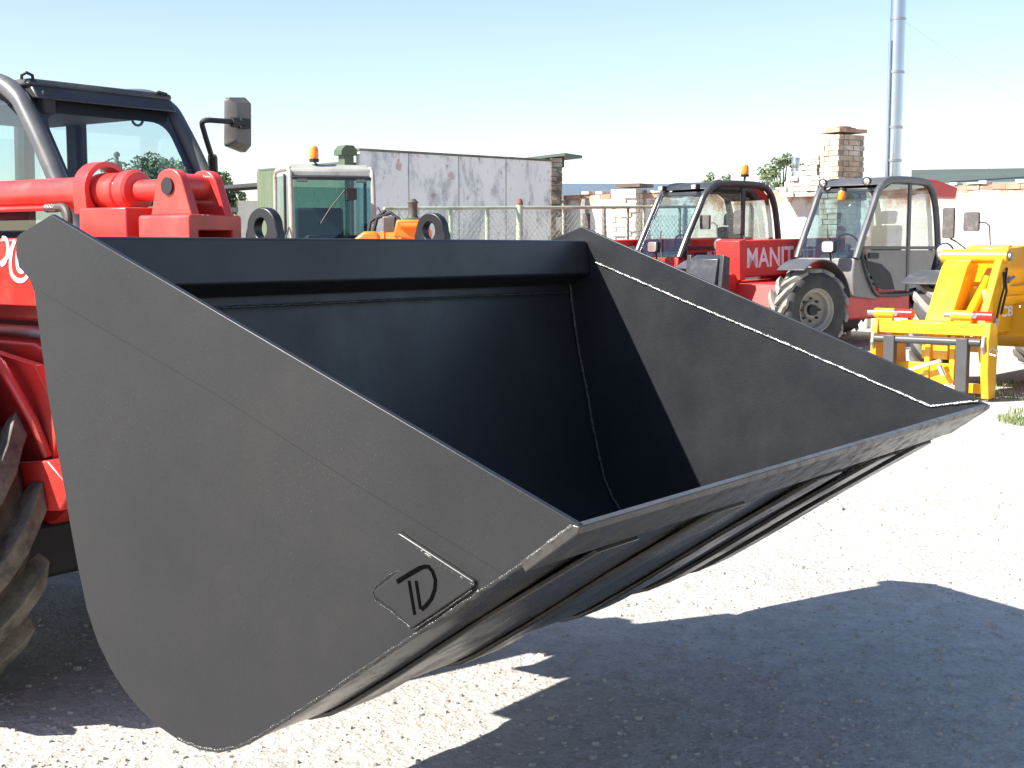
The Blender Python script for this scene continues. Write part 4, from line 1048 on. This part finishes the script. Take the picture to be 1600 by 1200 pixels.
def brick_stack(nm, pw, lx, ly, z0, z1, parent, mt, seed, yj=.012, core='mortar'):
    r_ = random.Random(seed); m = MB(); z = z0; k = 0
    while z < z1 - .02:
        for (ax, L, T, fixed) in (('x', lx, .12, 0), ('x', lx, .12, ly), ('y', ly, .12, 0), ('y', ly, .12, lx)):
            q = .12 if (k % 2 == 0) == (ax == 'x') else 0.0
            t = q * .0 - (0 if (k % 2) else .125)
            while t < L - .02:
                a, b = max(t, 0), min(t + .25, L)
                j = r_.uniform(-yj, yj)
                if b - a > .03:
                    if ax == 'x':
                        y0_, y1_ = (fixed + j, fixed + T) if fixed == 0 else (fixed - T, fixed + j)
                        m.bb(pw[0] + a + .005, pw[0] + b - .005, pw[1] + y0_, pw[1] + y1_, z, z + .088)
                    else:
                        x0_, x1_ = (fixed + j, fixed + T) if fixed == 0 else (fixed - T, fixed + j)
                        if a > .05 and b < L - .05 or True:
                            m.bb(pw[0] + x0_, pw[0] + x1_, pw[1] + max(a, .126) + .005, pw[1] + min(b, ly - .126) - .005, z, z + .0875) if min(b, ly - .126) - max(a, .126) > .03 else None
                t += .25
        z += .10; k += 1
    o = m.build(nm, mt, parent, smooth=0)
    m = MB(); m.bb(pw[0] + .022, pw[0] + lx - .022, pw[1] + .022, pw[1] + ly - .022, z0, z - .02); m.build('mortar_core', M[core], parent, smooth=0)
    return o
# stack: narrow face along the wall, wide face across it
cpos = at(1280, 285, 26.2); cpos.z = 0
stack = tag(empty('chimney_stack', cpos + Vector((0, 0, 0)), wrz - R(25)), 'square whitewashed brick chimney stack rising out of the white wall', 'chimney')
brick_stack('brickwork', (0, 0), .52, .66, 1.6, 3.72, stack, M['brick_yellow'], 5)
m = MB(); m.bb(-.025, .545, -.025, .685, 3.735, 3.80)
r_ = random.Random(9)
for k in range(9): u_, v_ = r_.random() * .36, r_.random() * .4; m.bb(u_, u_ + .16, v_, v_ + .22, 3.79, 3.815 + r_.random() * .05)
m.build('chimney_cap', M['brick'], stack, smooth=0)
# tumbled shoulder of bricks left of the stack
but = tag(empty('brick_buttress', cpos - wd * .85, wrz), 'crumbling stepped brick shoulder leaning against the left of the chimney stack', 'brickwork')
m = MB(); r_ = random.Random(4)
for k in range(8):
    z = 2.55 + k * .10; x0 = .02 + max(0, k - 1) * .10 + r_.uniform(0, .04)
    t = x0
    while t < .80:
        w_ = r_.uniform(.14, .26); j = r_.uniform(-.02, .03)
        m.bb(t, min(t + w_ - .01, .845), -.02 + j, .34, z, z + .088); t += w_
m.build('stepped_bricks', M['brick_white'], but, smooth=0)
stub_p = at(957, 300, 29.0); stub_p.z = 0
stub = tag(empty('brick_stub', stub_p, wrz), 'low broken brick pier capped with dark slab on the wall, right of the panel wall', 'brickwork')
brick_stack('brickwork', (0, -.06), .62, .5, 1.5, 2.82, stub, M['brick_white'], 8, .03, 'mortar_white')
m = MB(); m.bb(.15, .72, -.10, .50, 2.825, 2.90); m.build('cap_slab', M['brick_dark'], stub, smooth=0)

# roofs of low sheds behind the wall
def shed(nm, lab, px0, px1, ytop0, ytop1, ybot, D0, D1, mt, edge, cat='shed'):
    a, b = at(px0, ybot, D0), at(px1, ybot, D1)
    d_ = Vector((b.x - a.x, b.y - a.y, 0)); L = d_.length; rz = math.atan2(d_.y, d_.x)
    root = tag(empty(nm, (a.x, a.y, 0), rz), lab, cat)
    h0 = a.z; rise = (at(px0, ytop0, D0 + 5).z - h0)
    m = MB(); m.prism([(0, h0), (0, h0 - .07), (5, h0 - .07 + rise), (5, h0 + rise)], 'x', 0, L)
    r = m.build('roof', mt, root, smooth=0)
    m = MB(); m.bb(-.04, L + .04, -.05, -.004, h0 - .12, h0 + .012); m.build('eaves', edge, root, smooth=0)
    m = MB(); m.bb(.05, L - .05, .3, 4.8, 0, h0 - .10); m.build('wall', M['shed_plaster'], root, smooth=0)
    return root
shed('long_shed', 'long low shed with shiny blue-grey sheet roof behind the white wall, centre', 872, 1246, 287, 279, 306, 33, 33, M['roof_blue'], M['roof_edge'])
shed('green_roofed_shed', 'shed with dull green-grey roof behind the white wall, at the right edge', 1424, 1700, 266, 264, 287, 29.5, 28.5, M['roof_green'], M['roof_edge'])
m = MB(); p = at(1243, 290, 30.5); m.cyl((p.x, p.y, 2.0), (p.x, p.y, at(1243, 250, 30.5).z), .075, 14); m.lathe([(.085, 0), (.09, .02), (.09, .2), (.085, .22)], (p.x, p.y, at(1243, 262, 30.5).z), (0, 0, 1), 14)
tag(m.build('vent_pipe', M['flue']), 'short grey vent pipe standing left of the brick chimney stack', 'pipe')
# tall steel flue
fp = at(1396, 285, 29.0); fx, fy = fp.x, fp.y
flue = tag(empty('steel_flue', (fx, fy, 0)), 'tall shiny steel flue rising out of the top of the picture', 'flue')
m = MB(); zz = [1.0, 3.4, 5.25, 6.35, 8.2, 10.5]
for a, b, rr_ in zip(zz[:-1], zz[1:], (.145, .149, .153, .157, .157)): m.cyl((0, 0, a), (0, 0, b - .004), rr_, 28)
m.build('pipe', M['flue'], flue)
for z in (3.4, 4.1, 5.25, 6.35, 8.2):
    m = MB(); m.lathe([(.15, -.03), (.168, -.025), (.168, .025), (.15, .03)], (0, 0, z), (0, 0, 1), 28); m.build('joint_band', M['steel'], flue)
m = MB(); m.cyl((-.17, -.06, 1.0), (-.17, -.06, 5.9), .035, 12); m.build('side_pipe', M['flue'], flue)
for k, (dx, dy, z0) in enumerate(((-5, 1.5, 4.15), (7, .5, 6.4), (5.5, 1, 4.15), (1.2, 1, 4.15), (.5, 2.0, 4.15))):
    m = MB(); m.tube([(0, 0, z0), (dx * .5, dy * .5, (z0 + 2.0) / 2 - .05), (dx, dy, 2.0)], .0016, 4); m.build('guy_wire', M['steel'], flue)

# ------------------------------------------------------------------ green shed with the peeling white panel flank
K = at(556, 330, 26.0); K.z = 0                     # the corner
E2 = at(860, 330, 29.3); E2.z = 0
pd = (E2 - K); PL = pd.length; prz = math.atan2(pd.y, pd.x)
pan = tag(empty('panel_wall', K, prz), 'tall blotchy white panel wall with peeling paint behind the fence', 'wall')
zt = at(560, 235, 26.0).z
m = MB(); m.bb(.10, PL, 0, .12, 0, zt); m.build('panel', M['panel'], pan, smooth=0)
m = MB(); m.bb(.08, PL + .02, -.02, .14, zt + .002, zt + .045); m.build('top_rail', M['brick_dark'], pan, smooth=0)
m = MB()
for k in range(1, 4): m.bb(k * PL / 4 - .004, k * PL / 4 + .004, -.008, .0, 0, zt)
m.build('panel_joint', M['roof_blue'], pan, smooth=0)
gp = tag(empty('gate_post', K + Vector((-.13, -.05, 0)), prz), 'stout dark green post with a cap at the left end of the panel wall', 'post')
m = MB(); m.bb(-.12, .10, -.05, .16, 0, zt + .02); m.build('post', M['post_green'], gp, bev=.01)
m = MB(); m.prism([(-.20, zt - .10), (.16, zt - .10), (.16, zt + .0), (.08, zt + .09), (-.10, zt + .09), (-.2, zt + .0)], 'y', -.08, .19); m.build('post_cap', M['post_green'], gp, bev=.008)
G0 = at(404, 330, 31.0); G0.z = 0; G1 = K + Vector((-.30, .25, 0))
gd = G1 - G0; gl = gd.length; grz = math.atan2(gd.y, gd.x)
gs = tag(empty('green_shed', G0, grz), 'green corrugated sheet shed behind the old white cab', 'shed')
zg0, zg1 = at(404, 268, 31.0).z, at(545, 256, 26.2).z
m = MB(); line = []
n = int(gl / .11)
for k in range(n * 4 + 1):
    t = k / 4 * (gl / n); line.append((t, (0, .035, .035, 0)[k % 4] if False else (.03 if (k % 4) in (1, 2) else 0)))
vs = []; nl_ = len(line)
for t, o in line: vs.append((t, -o, 0))
for t, o in line: vs.append((t, -o, zg0 + (zg1 - zg0) * t / gl))
m.add(vs, [(i, i + 1, nl_ + i + 1, nl_ + i) for i in range(nl_ - 1)]); m.build('corrugated_wall', M['sheet_green'], gs, smooth=0)
ca_, sa_ = math.cos(prz - grz), math.sin(prz - grz)
fpn = [(0, .04), (gl - .1, .04), (gl - .1 + ca_ * 3.2, .04 + sa_ * 3.2), (0 + ca_ * 3.2, .04 + sa_ * 3.2)]
m = MB(); zt2 = [zg0, zg1, zg1, zg0]
m.add([(q[0], q[1], 0) for q in fpn] + [(q[0], q[1], z) for q, z in zip(fpn, zt2)], [(0, 1, 2, 3), (4, 5, 6, 7), (0, 1, 5, 4), (1, 2, 6, 5), (2, 3, 7, 6), (3, 0, 4, 7)])
m.build('wall', M['sheet_green'], gs, smooth=0)
m = MB(); m.add([(q[0], q[1] - .05, z + .012) for q, z in zip(fpn, zt2)] + [(q[0], q[1] - .05, z + .05) for q, z in zip(fpn, zt2)], [(0, 1, 2, 3), (4, 5, 6, 7), (0, 1, 5, 4), (1, 2, 6, 5), (2, 3, 7, 6), (3, 0, 4, 7)])
m.build('roof', M['roof_green'], gs, smooth=0)
# pier with a tilted slab roof at the far end of the panel wall
E3 = at(861, 330, 29.5); E3.z = 0
pier = tag(empty('brick_pier', E3, prz - R(30)), 'ragged brick pier under a tilted slab roof at the right end of the panel wall', 'pier')
brick_stack('brickwork', (0, 0), .25, .9, 0, at(868, 246, 29.5).z - .02, pier, M['brick_dark'], 12, .03)
a = at(800, 250, 30.2); b = at(887, 239.5, 29.6); d_ = Vector((b.x - a.x, b.y - a.y, 0)); L = d_.length
sl_ = tag(empty('slab_roof', (a.x, a.y, 0), math.atan2(d_.y, d_.x)), 'thin tilted grey slab roof resting on the ragged brick pier', 'roof')
m = MB(); m.prism([(0, a.z), (L, b.z), (L, b.z - .06), (0, a.z - .06)], 'y', -.15, .8); m.build('slab', M['roof_green'], sl_, smooth=0)
m = MB(); m.prism([(.1, a.z - .10), (L * .92, b.z - .08), (L * .92, b.z - .30), (.1, a.z - .20)], 'y', .0, .06); m.build('fascia', M['shed_dark'], sl_, smooth=0)

# small open shed at the left
sp_ = at(352, 330, 36.0); sp_.z = 0
ls = tag(empty('open_shed', sp_, R(24)), 'small open-fronted shed with grey lean-to roof left of the green shed', 'shed')
za, zb = at(352, 306, 36).z, at(404, 293, 36).z
m = MB(); m.prism([(-2.2, za - .02), (1.6, zb + .12), (1.6, zb + .20), (-2.2, za + .06)], 'y', -.5, 4); m.build('roof', M['asbestos'], ls, smooth=0)
m = MB(); m.prism([(-2.2, za - .10), (1.6, zb + .02), (1.6, zb + .10), (-2.2, za - .03)], 'y', -.42, -.30); m.build('fascia', M['shed_dark'], ls, smooth=0)
m = MB(); m.bb(-2.1, 1.5, 3.0, 3.1, 0, 2.4); m.bb(-2.1, 1.5, .35, 3.0, 2.3, 2.36); m.build('inner_wall', M['shed_dark'], ls, smooth=0)
for xa, xb, zq in ((.35, 1.1, za - .12), (-2.0, -1.4, za - .3)):
    m = MB(); m.bb(xa, xb, .0, .2, 0, zq); m.build('front_wall', M['shed_plaster'], ls, smooth=0)
m = MB(); m.bb(-1.4, .35, .02, .14, za - .42, za - .30); m.build('lintel', M['old_wood'], ls, smooth=0)
m = MB(); m.prism(roundpoly([((-.9, .3), .1), ((.15, .3), .1), ((.15, 1.7), .35), ((-.9, 1.7), .35)], 0), 'y', 1.0, 2.4)
tt = m; o_ = tt.build('parked_machine', M['red_far'], None, bev=.05); o_.location = sp_; o_.rotation_euler = (0, 0, R(24)); tag(o_, 'dim red bonnet of a machine standing inside the open shed', 'machine')

# ------------------------------------------------------------------ mesh fence
FA, FB = at(600, 326, 20.5), at(1090, 323, 25.6)
fd_ = Vector((FB.x - FA.x, FB.y - FA.y, 0)); fl = fd_.length; frz = math.atan2(fd_.y, fd_.x)
fen = tag(empty('mesh_fence', (FA.x, FA.y, 0), frz), 'pale green pipe and wire mesh fence in front of the panel wall', 'fence')
zr0, zr1 = FA.z, FB.z
def fz(t): return zr0 + (zr1 - zr0) * t / fl
m = MB(); m.tube([(0, 0, zr0), (fl, 0, zr1)], .028, 10); m.build('top_rail', M['fence_green'], fen)
m = MB(); m.tube([(0, 0, .25), (fl, 0, .25)], .022, 8); m.build('bottom_rail', M['fence_green'], fen)
def tpx(px):
    best = min((abs((FA + fd_ * (k / 400)).x / (FA + fd_ * (k / 400)).y * F_PX + 800 - px), k) for k in range(401))
    return best[1] / 400 * fl
for px, r0, mt in ((705, .03, 'fence_green'), (762, .035, 'fence_green'), (880, .02, 'fence_green'), (980, .025, 'old_wood'), (1004, .02, 'fence_green'), (1060, .03, 'fence_green')):
    t = tpx(px); m = MB(); m.cyl((t, .0, 0), (t, .0, fz(t) - .02), r0, 10); m.build('post', M[mt], fen)
t = tpx(810); m = MB(); m.cyl((t, -.03, 0), (t, -.03, fz(t) + .05), .055, 12); m.build('gate_post', M['fence_green'], fen)
m = MB(); m.lathe([(.06, 0), (.055, .05), (.03, .10)], (t, -.03, fz(t) + .05), (0, 0, 1), 10); m.build('post_top', M['rust'], fen)
m = MB()
L_, H_ = fl, 1.9
step = .11
k = -int(H_ / step)
wr = .0035
while k * step < L_:
    for sg in (1, -1):
        x0 = k * step if sg > 0 else k * step + H_
        x1 = x0 + sg * H_
        ta, tb = 0, 1
        P0, P1 = Vector((x0, 0, .25)), Vector((x1, 0, .25 + H_))
        # clip to 0..L
        def cl(P, Q, lo, hi):
            if abs(Q.x - P.x) < 1e-6: return None
            t0, t1 = sorted(((lo - P.x) / (Q.x - P.x), (hi - P.x) / (Q.x - P.x)))
            t0, t1 = max(0, t0), min(1, t1)
            return (P.lerp(Q, t0), P.lerp(Q, t1)) if t1 - t0 > .01 else None
        c_ = cl(P0, P1, 0, L_)
        if c_: m.tube([c_[0], c_[1]], wr, 3)
    k += 1
m.build('wire_mesh', M['fence_green'], fen, smooth=0)
for px, D, y0_, lab in ((914, 26.5, 311, 'weathered grey timber post behind the tip of the bucket, thicker of two'), (944, 26.8, 322, 'thin dark timber post between the bucket tip and the red boom')):
    p = at(px, y0_, D); m = MB(); w_ = .085 if px == 914 else .05
    m.tube([(p.x, p.y, 0), (p.x + .03, p.y, p.z * .5), (p.x - .01, p.y, p.z - .15), (p.x, p.y, p.z)], [w_ * 1.0, w_ * 1.15, w_ * .95, w_ * .7], 8)
    tag(m.build('timber_post', M['old_wood']), lab, 'post')

# ------------------------------------------------------------------ trees
def tree(name, label, base, H, crown_r, nleaf, mt, seed, leaf=.16, trunk_h=None, squash=.8, clumps=26, sparse=0.0, group=None):
    r_ = random.Random(seed)
    root = tag(empty(name, base), label, 'tree', group)
    th = trunk_h or H * .35
    m = MB(); top = Vector((r_.uniform(-.2, .2), r_.uniform(-.2, .2), H * .82))
    m.tube([(0, 0, 0), (top.x * .3, top.y * .3, th), (top.x * .7, top.y * .7, H * .6), top], [H * .035, H * .026, H * .014, H * .004], 8)
    cc = Vector((0, 0, H - crown_r * squash)); tips = []
    for k in range(clumps):
        a = r_.random() * 6.283; u = r_.uniform(-.75, 1); q = math.sqrt(max(0, 1 - u * u)) * r_.uniform(.5, 1.0)
        tp = cc + Vector((math.cos(a) * q * crown_r, math.sin(a) * q * crown_r, u * crown_r * squash * r_.uniform(.7, 1.0)))
        tips.append(tp)
        b0 = Vector((top.x * .4, top.y * .4, r_.uniform(th, H * .65)))
        md = b0.lerp(tp, .5) + Vector((0, 0, crown_r * .08))
        m.tube([b0, md, tp], [H * .012, H * .007, H * .002], 5)
    m.build('trunk', M['bark'], root)
    m = MB()
    for i in range(nleaf):
        c0 = r_.choice(tips); cr_ = crown_r * (.30 - .1 * sparse)
        while True:
            v = Vector((r_.uniform(-1, 1), r_.uniform(-1, 1), r_.uniform(-1, 1)))
            if v.length < 1: break
        p = c0 + v * cr_
        nn = Vector((r_.gauss(0, 1), r_.gauss(0, 1), r_.gauss(0, 1) + .6)).normalized()
        t1 = nn.orthogonal().normalized(); t1 = (Matrix.Rotation(r_.random() * 6.28, 3, nn) @ t1); t2 = nn.cross(t1)
        l = leaf * r_.uniform(.6, 1.3)
        m.add([p - t1 * l * .5, p + t2 * l * .3, p + t1 * l * .6, p - t2 * l * .3], [(0, 1, 2, 3)])
    m.build('crown', M[mt], root, smooth=0, recalc=False)
    return root
def gp_(px, D): return Vector(((px - 800) / F_PX * D, D, 0))
TG = 'trees behind the red loader'
for i, (px, D, yt, cr_, lab) in enumerate(((190, 62, 256, 2.1, 'round green tree seen through the red loader windscreen, leftmost of the row'), (232, 66, 258, 2.2, 'green tree behind the windscreen of the red loader, second from the left'),
                                           (275, 64, 255, 2.2, 'bushy green tree seen at the right of the red loader windscreen'), (328, 60, 268, 1.5, 'smaller green tree just right of the red loader cab, below the wing mirror'))):
    b = gp_(px, D); H = CAM_H + (387 - yt) / F_PX * D
    tree('broadleaf_tree', lab, b, H, cr_, 4200, 'leaf', 20 + i, .22, group=TG)
b = gp_(1222, 44); tree('broadleaf_tree', 'thin sparse tree with gaps in its crown, left of the brick chimney stack', b, CAM_H + (387 - 247) / F_PX * 44, .95, 900, 'leaf_pale', 31, .13, squash=.8, clumps=18, sparse=.7)
b = gp_(1123, 46); tree('garden_bush', 'small tip of an olive bush showing above the blue-grey roof', b, CAM_H + (387 - 270) / F_PX * 46, .55, 500, 'leaf_pale', 33, .12, squash=.7, clumps=12, sparse=.5)
p = at(183, 262, 55); m = MB(); zt_ = at(183, 239, 55).z
m.cyl((p.x, p.y, 0), (p.x, p.y, zt_), .075, 10); m.lathe([(.08, 0), (.13, .02), (.13, .12), (.06, .2)], (p.x, p.y, zt_ - .15), (0, 0, 1), 10)
tag(m.build('stove_pipe', M['hose']), 'thin dark stove pipe seen through the red loader windscreen', 'pipe')

grass('grass', 'short dry grass growing on the gravel beside the yellow loader', [(5.0, 13.9, .5, .35), (4.9, 12.3, .30, .45), (5.9, 15.0, .8, .5), (3.6, 18.8, 1.0, .8), (2.6, 17.3, 1.2, .8), (4.6, 18.0, .8, .6), (4.5, 11.9, .14, .30)], 230, .06)
